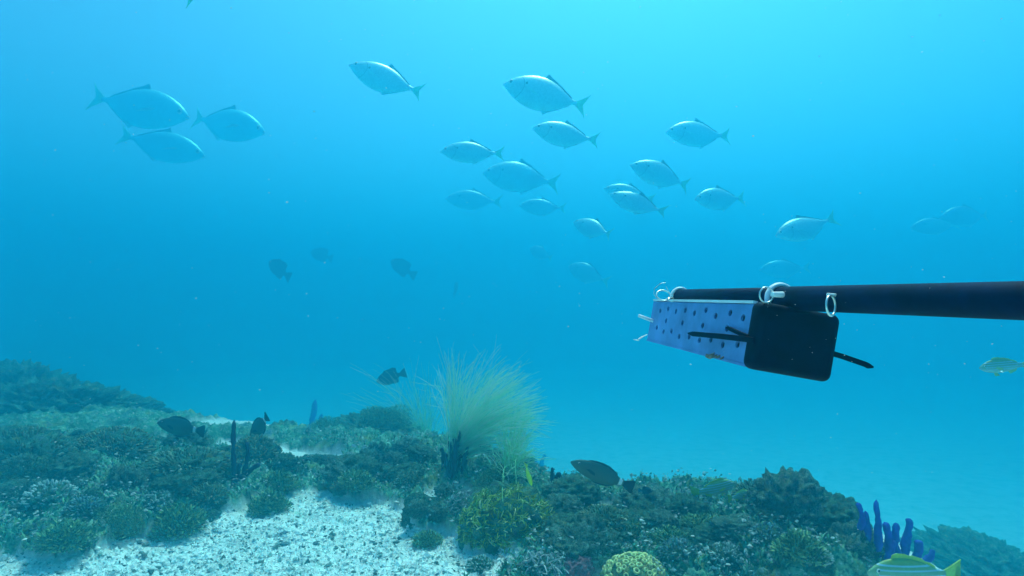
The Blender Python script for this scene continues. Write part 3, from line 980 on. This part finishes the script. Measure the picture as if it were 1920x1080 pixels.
SNAP = [(0, .008, .010, .005), (.03, .035, .040, .020), (.09, .078, .078, .038), (.18, .125, .110, .052), (.30, .150, .132, .058), (.44, .148, .132, .056),
        (.58, .118, .110, .046), (.68, .080, .076, .032), (.76, .050, .046, .020), (.84, .042, .040, .012)]

def zt(prof, t, i): return float(np.interp(t, [p[0] for p in prof], [p[i] for p in prof]))

def make_fish(kind, bend=0.0):
    prof, skin = {'trevally': (TREV, M_TREV), 'surgeonfish': (SURG, M_SURG), 'damselfish': (DAMS, M_DAM), 'snapper': (SNAP, M_SNAP)}[kind]
    r = empty({'trevally': 'trevally', 'surgeonfish': 'surgeonfish', 'damselfish': 'damselfish', 'snapper': 'snapper'}[kind])
    link_mesh('body', fish_body(prof, bend=bend), skin, r)
    T = lambda t, f=.97: zt(prof, t, 1) * f
    B = lambda t, f=.97: -zt(prof, t, 2) * f
    fin = lambda nm, ol, m, t=.006, y=0., lean=0.: link_mesh(nm, shift_y(plate([(.5 - a, b) for a, b in ol], t, y, lean), bend), m, r)
    pe, ph = prof[-1][0], prof[-1][1]
    if kind == 'trevally':
        fin('dorsal_fin', [(.44, T(.44)), (.47, T(.47) + .052), (.52, T(.52) + .030), (.60, T(.60) + .020), (.70, T(.70) + .016), (.79, T(.79) + .013), (.80, T(.80)), (.70, T(.70)), (.60, T(.60)), (.52, T(.52))], M_TREVFIN, .009)
        fin('anal_fin', [(.50, B(.50)), (.53, B(.53) - .04), (.57, B(.57) - .020), (.66, B(.66) - .014), (.78, B(.78) - .010), (.80, B(.80)), (.70, B(.70)), (.60, B(.60))], M_TREVFIN2, .008)
        fin('tail_fin', [(pe - .02, .018), (pe + .03, .048), (.955, .082), (1.0, .125), (.964, .062), (.930, .022), (.916, .0), (.930, -.022), (.964, -.062), (1.0, -.125), (.955, -.082), (pe + .03, -.048), (pe - .02, -.018)], M_TREVTAIL)
        for s in (-1, 1):
            fin('pectoral_fin', [(.27, .0), (.32, .004), (.39, -.022), (.44, -.055), (.37, -.040), (.30, -.020)], M_TREVFIN2, .004, s * .074)
        ex, ez, er = .080, .030, .026
    elif kind == 'surgeonfish':
        up = [(t, T(t) + .045 * math.sin(math.pi * min(1, (t - .22) / .5)) ** .6 if t > .22 else T(t)) for t in (.22, .28, .36, .46, .56, .64, .70)]
        fin('dorsal_fin', up + [(t, T(t, .9)) for t in (.72, .60, .46, .32)], M_SURGFIN)
        dn = [(t, B(t) - .04 * math.sin(math.pi * min(1, (t - .34) / .4)) ** .6 if t > .34 else B(t)) for t in (.34, .42, .52, .62, .70)]
        fin('anal_fin', dn + [(t, B(t, .9)) for t in (.72, .60, .46)], M_SURGFIN)
        fin('tail_fin', [(pe - .03, .035), (pe + .03, .075), (.97, .135), (1.0, .13), (.985, .06), (.98, 0), (.985, -.06), (1.0, -.13), (.97, -.135), (pe + .03, -.075), (pe - .03, -.035)], M_SURGFIN, .010)
        for s in (-1, 1):
            fin('pectoral_fin', [(.24, .0), (.30, .025), (.38, -.01), (.40, -.07), (.32, -.05)], M_SURGFIN, .004, s * .064)
        ex, ez, er = .12, .055, .016
    elif kind == 'damselfish':
        fin('dorsal_fin', [(.25, T(.25)), (.33, T(.33) + .05), (.48, T(.48) + .06), (.62, T(.62) + .14), (.72, T(.72) + .16), (.70, T(.70) + .03), (.72, T(.72)), (.5, T(.5, .9))], M_DAM)
        fin('anal_fin', [(.45, B(.45)), (.55, B(.55) - .06), (.68, B(.68) - .12), (.70, B(.70) - .02), (.72, B(.72)), (.55, B(.55, .9))], M_DAM)
        fin('tail_fin', [(pe - .03, .05), (pe + .04, .10), (1.0, .17), (.95, .0), (1.0, -.17), (pe + .04, -.10), (pe - .03, -.05)], M_DAM, .01)
        for s in (-1, 1):
            fin('pectoral_fin', [(.28, .0), (.34, .03), (.42, -.02), (.40, -.08), (.32, -.05)], M_DAM, .004, s * .078)
        ex, ez, er = .10, .05, .022
    else:
        sp = [(.26 + .46 * i / 10, T(.26 + .46 * i / 10) + (.05 if i % 2 else .036) * (1 - .04 * i)) for i in range(11)]
        fin('dorsal_fin', [(.25, T(.25))] + sp + [(.74, T(.74)), (.6, T(.6, .9)), (.42, T(.42, .9))], M_SNAPFIN)
        fin('anal_fin', [(.56, B(.56)), (.60, B(.60) - .065), (.70, B(.70) - .05), (.73, B(.73)), (.64, B(.64, .9))], M_SNAPFIN)
        fin('tail_fin', [(pe - .03, .036), (pe + .04, .07), (1.0, .15), (.955, .05), (.94, .0), (.955, -.05), (1.0, -.15), (pe + .04, -.07), (pe - .03, -.036)], M_SNAPFIN, .01)
        fin('pelvic_fin', [(.28, B(.28)), (.31, B(.31) - .07), (.40, B(.40) - .06), (.34, B(.34, .9))], M_SNAPFIN)
        for s in (-1, 1):
            fin('pectoral_fin', [(.27, -.02), (.32, .0), (.42, -.03), (.43, -.06), (.34, -.06)], M_SNAPFIN, .004, s * .062)
        ex, ez, er = .10, .035, .022
    w = zt(prof, ex, 3)
    half = (zt(prof, ex, 1) + zt(prof, ex, 2)) / 2
    yy = w * math.sqrt(max(.05, 1 - (ez / half) ** 2)) * .93
    ir = sphere('eye', er, 1, .4, 1)
    pu = sphere('pupil', er * .62, 1, .5, 1)
    for s in (-1, 1):
        e = link_mesh('eye', ir, M_IRIS, r, (.5 - ex, s * yy, ez))
        link_mesh('pupil', pu, M_PUPIL, e, (0, s * er * .20, 0))
    if kind == 'trevally':
        for z, nm in ((.010, 'upper_lip'), (-.012, 'lower_lip')):
            link_mesh(nm, sphere(nm, .014, 1.8, .75, .5), M_LIP, r, (.478, 0, z))
    return r

PROTO = {}
def fish(kind, head, tail, d, lab, yaw=0.0, group=None, var=0, roll=0.0, deep=1.0):
    """head and tail positions in the photo; yaw turns the nose away from (+) or towards (-) the camera."""
    key = (kind, var)
    if key not in PROTO:
        PROTO[key] = make_fish(kind, (0.0, .22, -.22)[var])
        r = PROTO[key]
    else:
        r = copy_tree(PROTO[key])
    h, t = at(*head, d), at(*tail, d)
    L = (h - t).length / max(.25, math.cos(R(yaw)))
    ax = ((h - t).normalized() * math.cos(R(yaw)) + FW * math.sin(R(yaw))).normalized()
    up = (UP - ax * UP.dot(ax)).normalized()
    deep *= (1.14 if kind == 'trevally' else 1) + .09 * math.sin(head[0] * 1.7 + head[1])
    sd_ = up.cross(ax)
    up, sd_ = up * math.cos(R(roll)) + sd_ * math.sin(R(roll)), sd_ * math.cos(R(roll)) - up * math.sin(R(roll))
    M = Matrix((ax, sd_, up)).transposed().to_4x4()
    r.matrix_world = Matrix.Translation((h + t) / 2) @ M @ Matrix.Diagonal((L, L * deep, L * deep, 1))
    return tag(r, lab, 'fish', group)

FD, ROLL = 1.6, -9
SCH = 'silver trevally school swimming left above the reef'
for h, t, d, lab, yaw, var in (
        ((655, 122), (795, 180), 4.2, 'silver trevally at the top left of the school with upturned snout', 0, 1),
        ((944, 156), (1102, 202), 4.0, 'largest silver trevally at the top centre of the school', 4, 0),
        ((999, 240), (1122, 268), 4.5, 'silver trevally just below the largest one at the top', 0, 1),
        ((826, 284), (946, 288), 4.9, 'level silver trevally at the left side of the school', 0, 0),
        ((905, 323), (1048, 342), 5.4, 'broad dim trevally below the level left one', 8, 2),
        ((834, 371), (942, 380), 6.6, 'faint trevally lowest at the left side of the school', 10, 0),
        ((974, 384), (1062, 394), 6.3, 'faint trevally below the broad dim one', 12, 1),
        ((1247, 250), (1372, 254), 5.2, 'level silver trevally at the upper right of the school', -6, 0),
        ((1182, 310), (1296, 346), 5.0, 'silver trevally heading up left in the middle right of the school', 0, 2),
        ((1146, 362), (1246, 404), 4.9, 'silver trevally overlapping another one behind it', 18, 1),
        ((1134, 352), (1226, 376), 5.9, 'trevally mostly hidden behind its brighter neighbour', 12, 0),
        ((1299, 376), (1402, 370), 5.5, 'silver trevally with bright tail half in the right of the school', -14, 0),
        ((1079, 413), (1146, 446), 6.0, 'small foreshortened trevally below the overlapping pair', 42, 1),
        ((1069, 498), (1134, 528), 6.8, 'small faint trevally lowest in the school', 40, 2),
        ((1450, 444), (1568, 412), 5.0, 'silver trevally diving left with its flank catching the light', -10, 1),
        ((1424, 506), (1520, 502), 7.4, 'barely visible trevally above the bait box', 0, 0),
        ((1712, 426), (1796, 422), 7.2, 'very faint trevally at the far right in front of its neighbour', 10, 0),
        ((1764, 408), (1862, 402), 7.0, 'faint trevally at the far right with a dark back edge', 0, 2),
        ((994, 464), (1034, 486), 8.2, 'tiny faint trevally left of the lowest ones', 48, 0)):
    fish('trevally', h, t, d * FD * (1.3 if 'faint' in lab or 'dim' in lab or 'tiny' in lab or 'visible' in lab else 1), lab, yaw, SCH, var, ROLL * (2.2 if 'flank' in lab or 'overlapping' in lab else 1))
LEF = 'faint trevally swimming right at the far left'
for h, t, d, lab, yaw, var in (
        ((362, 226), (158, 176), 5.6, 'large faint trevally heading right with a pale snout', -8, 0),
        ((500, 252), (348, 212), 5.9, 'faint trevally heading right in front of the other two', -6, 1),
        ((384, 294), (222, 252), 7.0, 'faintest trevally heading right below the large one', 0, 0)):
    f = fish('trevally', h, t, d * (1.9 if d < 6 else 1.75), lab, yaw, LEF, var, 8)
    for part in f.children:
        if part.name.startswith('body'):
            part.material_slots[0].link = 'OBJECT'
            part.material_slots[0].material = M_TREVHAZE
fish('trevally', (300, -88), (371, 12), 4.0, 'trevally above the frame with only its tail tip showing at the top edge', 0, None, 1)

DK = 'dusky fish hovering in the blue water'
for h, t, d, lab, yaw, var in (
        ((500, 490), (548, 521), 6.6, 'dusky fish leftmost of those hovering in mid water', 20, 0),
        ((581, 472), (627, 486), 9.5, 'pale blurred dusky fish right of the leftmost one', 10, 1),
        ((731, 488), (778, 518), 7.8, 'dusky fish in the middle of the mid water group', 20, 2),
        ((856, 530), (852, 554), 9.0, 'tiny dusky fish swimming steeply upward', 55, 0),
        ((706, 716), (762, 698), 5.2, 'dark fish with raised back fin just above the hazy whip', 0, 1)):
    fish('damselfish', h, t, d * (1.75 if t[1] < 600 else 1.25), lab, yaw, DK, var)
fish('damselfish', (892, 838), (930, 846), 4.0, 'small dark fish at the lower edge of the tall sea whip', 20, None, 0)
fish('damselfish', (342, 906), (374, 880), 3.2, 'small dark fish tilted nose down on the left slope', 10, None, 1)
fish('damselfish', (72, 892), (100, 884), 3.3, 'small dark fish near the left edge of the slope', 20, None, 2)
fish('damselfish', (1224, 922), (1196, 918), 2.7, 'small dark fish just right of the white banded surgeonfish', 15, None, 0)
SG = 'surgeonfish over the reef'
fish('surgeonfish', (292, 794), (386, 808), 3.6, 'dark surgeonfish with white tail band over the left reef', 6, SG, 0, deep=.85)
fish('surgeonfish', (464, 822), (512, 776), 3.8, 'dark oval surgeonfish nose down behind the rod sponge', 20, SG, 1)
fish('surgeonfish', (1070, 866), (1188, 914), 2.4, 'dark surgeonfish with white tail band over the right mound', 0, SG, 0, deep=.66)
SN = 'yellow striped snappers'
fish('snapper', (1626, 1074), (1800, 1078), 1.8, 'yellow snapper with pale stripes cut by the bottom edge', 0, SN, 0, deep=1.2)
fish('snapper', (1836, 690), (1930, 682), 3.0, 'blurred yellow tailed fish at the right edge', 0, SN, 1)
fish('snapper', (1382, 908), (1298, 924), 2.6, 'hazy striped snapper heading right over the right mound', 10, SN, 1)
fish('snapper', (1412, 926), (1362, 932), 2.5, 'small yellow snapper between the rocks of the right mound', 20, SN, 0)
yellow = plain('bright_yellow_skin', (0.52, 0.72, 0.02), .5)
little = fish('snapper', (997, 914), (985, 866), 2.35, 'small yellow snapper nose down above the olive coral', 20, SN, 0, 62)
for part in little.children:
    if part.name.startswith('body'):
        part.material_slots[0].link = 'OBJECT'
        part.material_slots[0].material = yellow
fish('snapper', (-14, 938), (24, 936), 2.9, 'small pale snapper cut by the left edge', 20, SN, 2)

# ------------------------------------------------------------------ bait pole
def axis_from(vx, vy):
    return ray(vx, vy).normalized()

def cyl_between(name, a, b, r0, r1, m, parent, seg=28, caps=True, bev=0.0):
    a, b = Vector(a), Vector(b)
    L = (b - a).length
    rows = [(0, r0 - bev), (bev, r0), (L - bev, r1), (L, r1 - bev)] if bev else [(0, r0), (L, r1)]
    q = (b - a).to_track_quat('Z', 'Y').to_matrix().to_4x4()
    bm = bmesh.new()
    rings = [[bm.verts.new((rr * math.cos(k * 2 * math.pi / seg), rr * math.sin(k * 2 * math.pi / seg), z)) for k in range(seg)] for z, rr in rows]
    for u, w in zip(rings, rings[1:]):
        for k in range(seg):
            bm.faces.new((u[k], u[(k + 1) % seg], w[(k + 1) % seg], w[k])).smooth = True
    if caps:
        bm.faces.new(rings[0][::-1])
        bm.faces.new(rings[-1])
    bmesh.ops.transform(bm, matrix=Matrix.Translation(a - parent.location) @ q, verts=bm.verts)
    return link_mesh(name, mesh_bm(name, bm), m, parent)

def torus(name, c, nrm, R0, r0, m, parent, seg=28, ks=8, sx=1.0, flat=1.0):
    bm = bmesh.new()
    vs = [[bm.verts.new(((R0 + r0 * math.cos(b)) * math.cos(a) * sx, (R0 + r0 * math.cos(b)) * math.sin(a), r0 * flat * math.sin(b)))
           for b in [j * 2 * math.pi / ks for j in range(ks)]] for a in [i * 2 * math.pi / seg for i in range(seg)]]
    for i in range(seg):
        for j in range(ks):
            bm.faces.new((vs[i][j], vs[(i + 1) % seg][j], vs[(i + 1) % seg][(j + 1) % ks], vs[i][(j + 1) % ks])).smooth = True
    q = Vector(nrm).normalized().to_track_quat('Z', 'Y').to_matrix().to_4x4()
    bmesh.ops.transform(bm, matrix=Matrix.Translation(Vector(c) - parent.location) @ q, verts=bm.verts)
    return link_mesh(name, mesh_bm(name, bm), m, parent)

PA = axis_from(800, 553)                       # the arm runs nearly along the view, a little to the left
P0 = at(1920, 563.8, .309)
def pole_pt(d):                                # point of the arm's centre line at depth d
    return P0 + PA * ((d - .309) / PA.dot(FW))
RP = 37.0 * .309 / F
arm = empty('camera_arm', pole_pt(.40))
cyl_between('outer_tube', pole_pt(.05), pole_pt(.520), RP, RP, M_TUBE, arm, 40, bev=.0012)
cyl_between('inner_tube', pole_pt(.500), pole_pt(.735), RP * .955, RP * .955, M_TUBE, arm, 40, bev=.001)
torus('clamp_ring', pole_pt(.5225), PA, RP + .0016, .0021, M_WHITE, arm, 48, 10, 1, 1.5)
torus('clamp_ring', pole_pt(.728), PA, RP + .0008, .0019, M_WHITE, arm, 48, 10, 1, 1.5)
# split rings with their pins
torus('split_ring', at(1437, 553, .492), -FW + RT * .25, 14.5 * .492 / F, 1.6 * .492 / F, M_STEEL, arm)
cyl_between('pin', at(1447, 552, .490), at(1468, 552.5, .494), .0022, .0026, M_WHITE, arm, 14, bev=.0004)
torus('split_ring', at(1558, 573, .432), RT * .62 + FW * -.75 + UP * .05, 19 * .432 / F, 2.2 * .432 / F, M_STEEL, arm)
cyl_between('pin', at(1552, 552.5, .432), at(1573, 554, .440), .0013, .0011, M_WHITE, arm, 14, bev=.0003)
torus('split_ring', at(1244, 554, .715), -FW + UP * .9, 13 * .715 / F, 1.4 * .715 / F, M_STEEL, arm)
cyl_between('pin', at(1250, 561, .71), at(1262, 559, .718), .0012, .0012, M_STEEL, arm, 10)
wire = np.array([at(*p, .72) - arm.location for p in ((1231, 559), (1226, 551), (1227, 541), (1234, 535), (1240, 531), (1246, 530.5))])
wire2 = np.array([at(*p, .72) - arm.location for p in ((1249, 537), (1252, 543), (1256, 549), (1257, 553), (1252, 558), (1245, 562))])
o = link_mesh('wire', tubes('wire', np.stack([wire, wire2]), np.full((2, 6), .00033), 5, [M_STEEL]), None, arm)
tag(arm, 'black telescopic pole reaching in from the right edge', 'pole')

# ------------------------------------------------------------------ bait box
BA = axis_from(900, 556)
TLn = at(1421, 571, .50)
hl = at(1401, 683, .50)
br = at(1563, 598, .50)
DN = (hl - TLn)
RR = (br - TLn)
DN = (DN - BA * DN.dot(BA))
RR = (RR - BA * RR.dot(BA))
BH, BW = DN.length, RR.length
DN.normalize()
RR = (RR - DN * RR.dot(DN))
BW = RR.length
RR.normalize()
BL = .30 / BA.dot(FW)
box = empty('bait_box', TLn + DN * BH + RR * BW * .5 + BA * BL * .5)
BO = box.location.copy()
def bp(u, v, w):                               # u along the box from the near cap, v down, w across from the perforated side
    return TLn + BA * u + DN * v + RR * w - BO

HOLES = [(348, 375), (437, 352), (525, 383), (630, 370), (732, 402), (862, 368), (972, 435), (1135, 400), (1280, 455), (412, 488), (597, 512), (823, 543),
         (1097, 575), (308, 565), (385, 608), (473, 605), (560, 665), (672, 668), (788, 705), (917, 700), (1050, 758), (1217, 755)]
def side_panel(w0, thick, flip):
    """Perforated wall with real round holes."""
    pts, loops = [], []
    for (a, b) in ((0, 0), (BL, 0), (BL, BH), (0, BH)):
        pts.append((a, b))
    edges = [(0, 1), (1, 2), (2, 3), (3, 0)]
    N = RR
    cs = []
    for hx, hy in HOLES:
        v = ray(1180 + hx / 6, 520 + hy / 6)
        k = (TLn - EYE).dot(N) / v.dot(N)
        q = EYE + v * k - TLn
        u, w = q.dot(BA), q.dot(DN)
        u = min(max(u, .007), BL - .007)
        w = min(max(w, .005), BH - .005)
        cs.append((u, w))
        s = len(pts)
        for j in range(14):
            an = j * 2 * math.pi / 14
            pts.append((u + .0041 * math.cos(an), w + .0031 * math.sin(an)))
        edges += [(s + j, s + (j + 1) % 14) for j in range(14)]
    res = geometry.delaunay_2d_cdt([Vector(p) for p in pts], edges, [], 1, 1e-7)
    vv, ff = res[0], res[2]
    bm = bmesh.new()
    A = [bm.verts.new(bp(p.x, p.y, w0)) for p in vv]
    B = [bm.verts.new(bp(p.x, p.y, w0 + thick)) for p in vv]
    cnt = {}
    for f in ff:
        c = sum((vv[i] for i in f), Vector((0, 0))) / len(f)
        if any(((c.x - u) / .0041) ** 2 + ((c.y - w) / .0031) ** 2 < .93 for u, w in cs): continue
        bm.faces.new([A[i] for i in f])
        bm.faces.new([B[i] for i in reversed(f)])
        for i, j in zip(f, list(f[1:]) + [f[0]]):
            key = (min(i, j), max(i, j))
            cnt[key] = cnt.get(key, 0) + 1
    for (i, j), c in cnt.items():
        if c == 1: bm.faces.new((A[i], A[j], B[j], B[i]))
    bmesh.ops.delete(bm, geom=[v for v in bm.verts if not v.link_faces], context='VERTS')
    return link_mesh('perforated_side', mesh_bm('perforated_side', bm), M_LILAC, box)
side_panel(0, .0022, False)
side_panel(BW - .0022, .0022, True)

def slab(name, u0, u1, v0, v1, w0, w1, m, bev=.0, seg=2, taper=0.0):
    bm = bmesh.new()
    vs = {}
    for u in (0, 1):
        for v in (0, 1):
            for w in (0, 1):
                s = taper if u == 0 else 0.0
                vs[u, v, w] = bm.verts.new(bp((u0, u1)[u], (v0 + s, v1 - s)[v], (w0 + s, w1 - s)[w]))
    for ax in range(3):
        for s in (0, 1):
            q = [(a, b) for a, b in ((0, 0), (0, 1), (1, 1), (1, 0))]
            k = lambda a, b: vs[tuple(s if i == ax else (a if i == (ax + 1) % 3 else b) for i in range(3))]
            bm.faces.new([k(a, b) for a, b in q])
    bmesh.ops.recalc_face_normals(bm, faces=bm.faces)
    if bev:
        bmesh.ops.bevel(bm, geom=list(bm.edges), offset=bev, segments=seg, affect='EDGES', profile=.5)
    o = link_mesh(name, mesh_bm(name, bm, bev > 0), m, box)
    return o
slab('top_wall', 0, BL, -.0006, .0018, .0023, BW - .0023, M_LILAC)
slab('top_rim_highlight', .008, BL, -.0032, -.0007, -.0008, .0035, M_WHITE)  # white lip, the bright highlight of the top edge put into its colour
slab('bottom_wall', 0, BL, BH - .0018, BH + .0010, .0023, BW - .0023, M_LILAC)
slab('bottom_rim', .004, BL, BH + .0002, BH + .0024, -.0007, .006, M_LILAC)
slab('far_end', BL - .0004, BL + .0022, .0, BH, .0023, BW - .0023, M_BLACK)
slab('bait_filling', .02, BL - .02, .006, BH - .004, .008, BW - .008, M_SCRAP, .004)
slab('end_cap', -.012, .0075, -.0028, BH + .0034, -.0030, BW + .0030, M_BLACK, .0064, 5, .0004)

def strap(name, pts, width, thick, across, m):
    """Flat strap along pts (world), width along 'across', pointed at its last point."""
    bm = bmesh.new()
    rows = []
    n = len(pts)
    for i, p in enumerate(pts):
        t = (Vector(pts[min(i + 1, n - 1)]) - Vector(pts[max(i - 1, 0)])).normalized()
        a = (across - t * across.dot(t)).normalized()
        c = t.cross(a)
        wd = width * (.28 if i == n - 1 else 1.0) * .5
        rows.append([bm.verts.new(Vector(p) - BO + a * s * wd + c * q * thick * .5) for s, q in ((-1, -1), (1, -1), (1, 1), (-1, 1))])
    for u, w in zip(rows, rows[1:]):
        for k in range(4):
            bm.faces.new((u[k], u[(k + 1) % 4], w[(k + 1) % 4], w[k]))
    bm.faces.new(rows[0][::-1])
    bm.faces.new(rows[-1])
    return link_mesh(name, mesh_bm(name, bm), m, box)
q0 = bp(-.004, 0, 0) + BO
def along(px, py, w):                          # on a plane parallel to the perforated side, w outside it
    v = ray(px, py)
    return EYE + v * ((TLn - RR * w - EYE).dot(RR) / v.dot(RR))
strap('tie_and_shadow', [along(1412, 638.5, .004), along(1400, 636, .005), along(1350, 630.5, .008), along(1300, 626, .009), along(1291, 625, .009)], .0047, .002, UP, M_BLACK)
strap('tie_and_shadow', [along(1404, 632, .003), along(1385, 624, .0035), along(1368, 616, .0022), along(1362, 614, .0008)], .0034, .0016, UP, M_BLACK)  # dark strap put in for the bar's shadow on the perforated side
strap('tie_and_shadow', [at(1545, 658, .503), at(1580, 668.5, .503), at(1622, 683, .501), at(1628, 686, .501), at(1637, 688.5, .501)], .0044, .0018, UP, M_BLACK)
cyl_between('pin', bp(BL - .012, BH * .52, .003) + BO, at(1197, 591.5, .79), .0022, .0020, M_WHITE, box, 14, bev=.0005)
rngs = np.random.default_rng(9)
for (x, y, s) in ((1327, 668, .0022), (1334, 667, .0030), (1341, 668, .0018), (1347, 669, .0016), (1354, 671, .0014)):
    me = rock_mesh('bait_scrap', int(x), 2, .7, .6)
    o = link_mesh('bait_scrap', me, M_SCRAP, box, along(x, y, .001) - BO)
    o.scale = (s * 2.2, s * 1.2, s * 1.1)
    o.rotation_euler = (.3, .5, x)
tag(box, 'lilac perforated bait box with a black end cap slung under the pole', 'bait box')

fl = empty('bait_flake', at(1202, 633, .74))
for (x, y, s, a) in ((1193, 637.5, .0028, .2), (1202, 633, .0034, -.5), (1210, 629, .0022, -.4)):
    o = link_mesh('shred', rock_mesh('shred', int(x) + 1, 2, .6, .4), M_FLAKE, fl, at(x, y, .74) - fl.location)
    o.scale = (s * 1.7, s * .7, s * .6)
    o.rotation_euler = (0, a, .3)
tag(fl, 'pale shredded bait flake drifting left of the bait box', 'bait')

# drifting specks
rng = np.random.default_rng(77)
n = 520
dd = rng.uniform(.35, 4.5, n) ** 1.0
pp = np.array([at(x, y, d) for x, y, d in zip(rng.uniform(-40, 1960, n), rng.uniform(-20, 1000, n), dd)])
nn = 46
de = rng.uniform(.30, .46, nn)
p2 = np.array([at(x, y, d) for x, y, d in zip(rng.uniform(1400, 1920, nn), rng.uniform(520, 720, nn), de)])
pp = np.vstack([pp, p2])
size = np.concatenate([rng.choice([1, 1.8], n, p=[.85, .15]) * rng.uniform(.6, 1.5, n) * dd / F, rng.uniform(.5, 1.6, nn) * de / F])
keep = pp[:, 2] > .25
tag(link_mesh('marine_snow', chips('marine_snow', pp[keep], size[keep], rng, [M_FLAKE], [1.0], (.4, 1.0), 0)), 'tiny pale specks drifting in the water', kind='stuff')
bpy.context.view_layer.update()
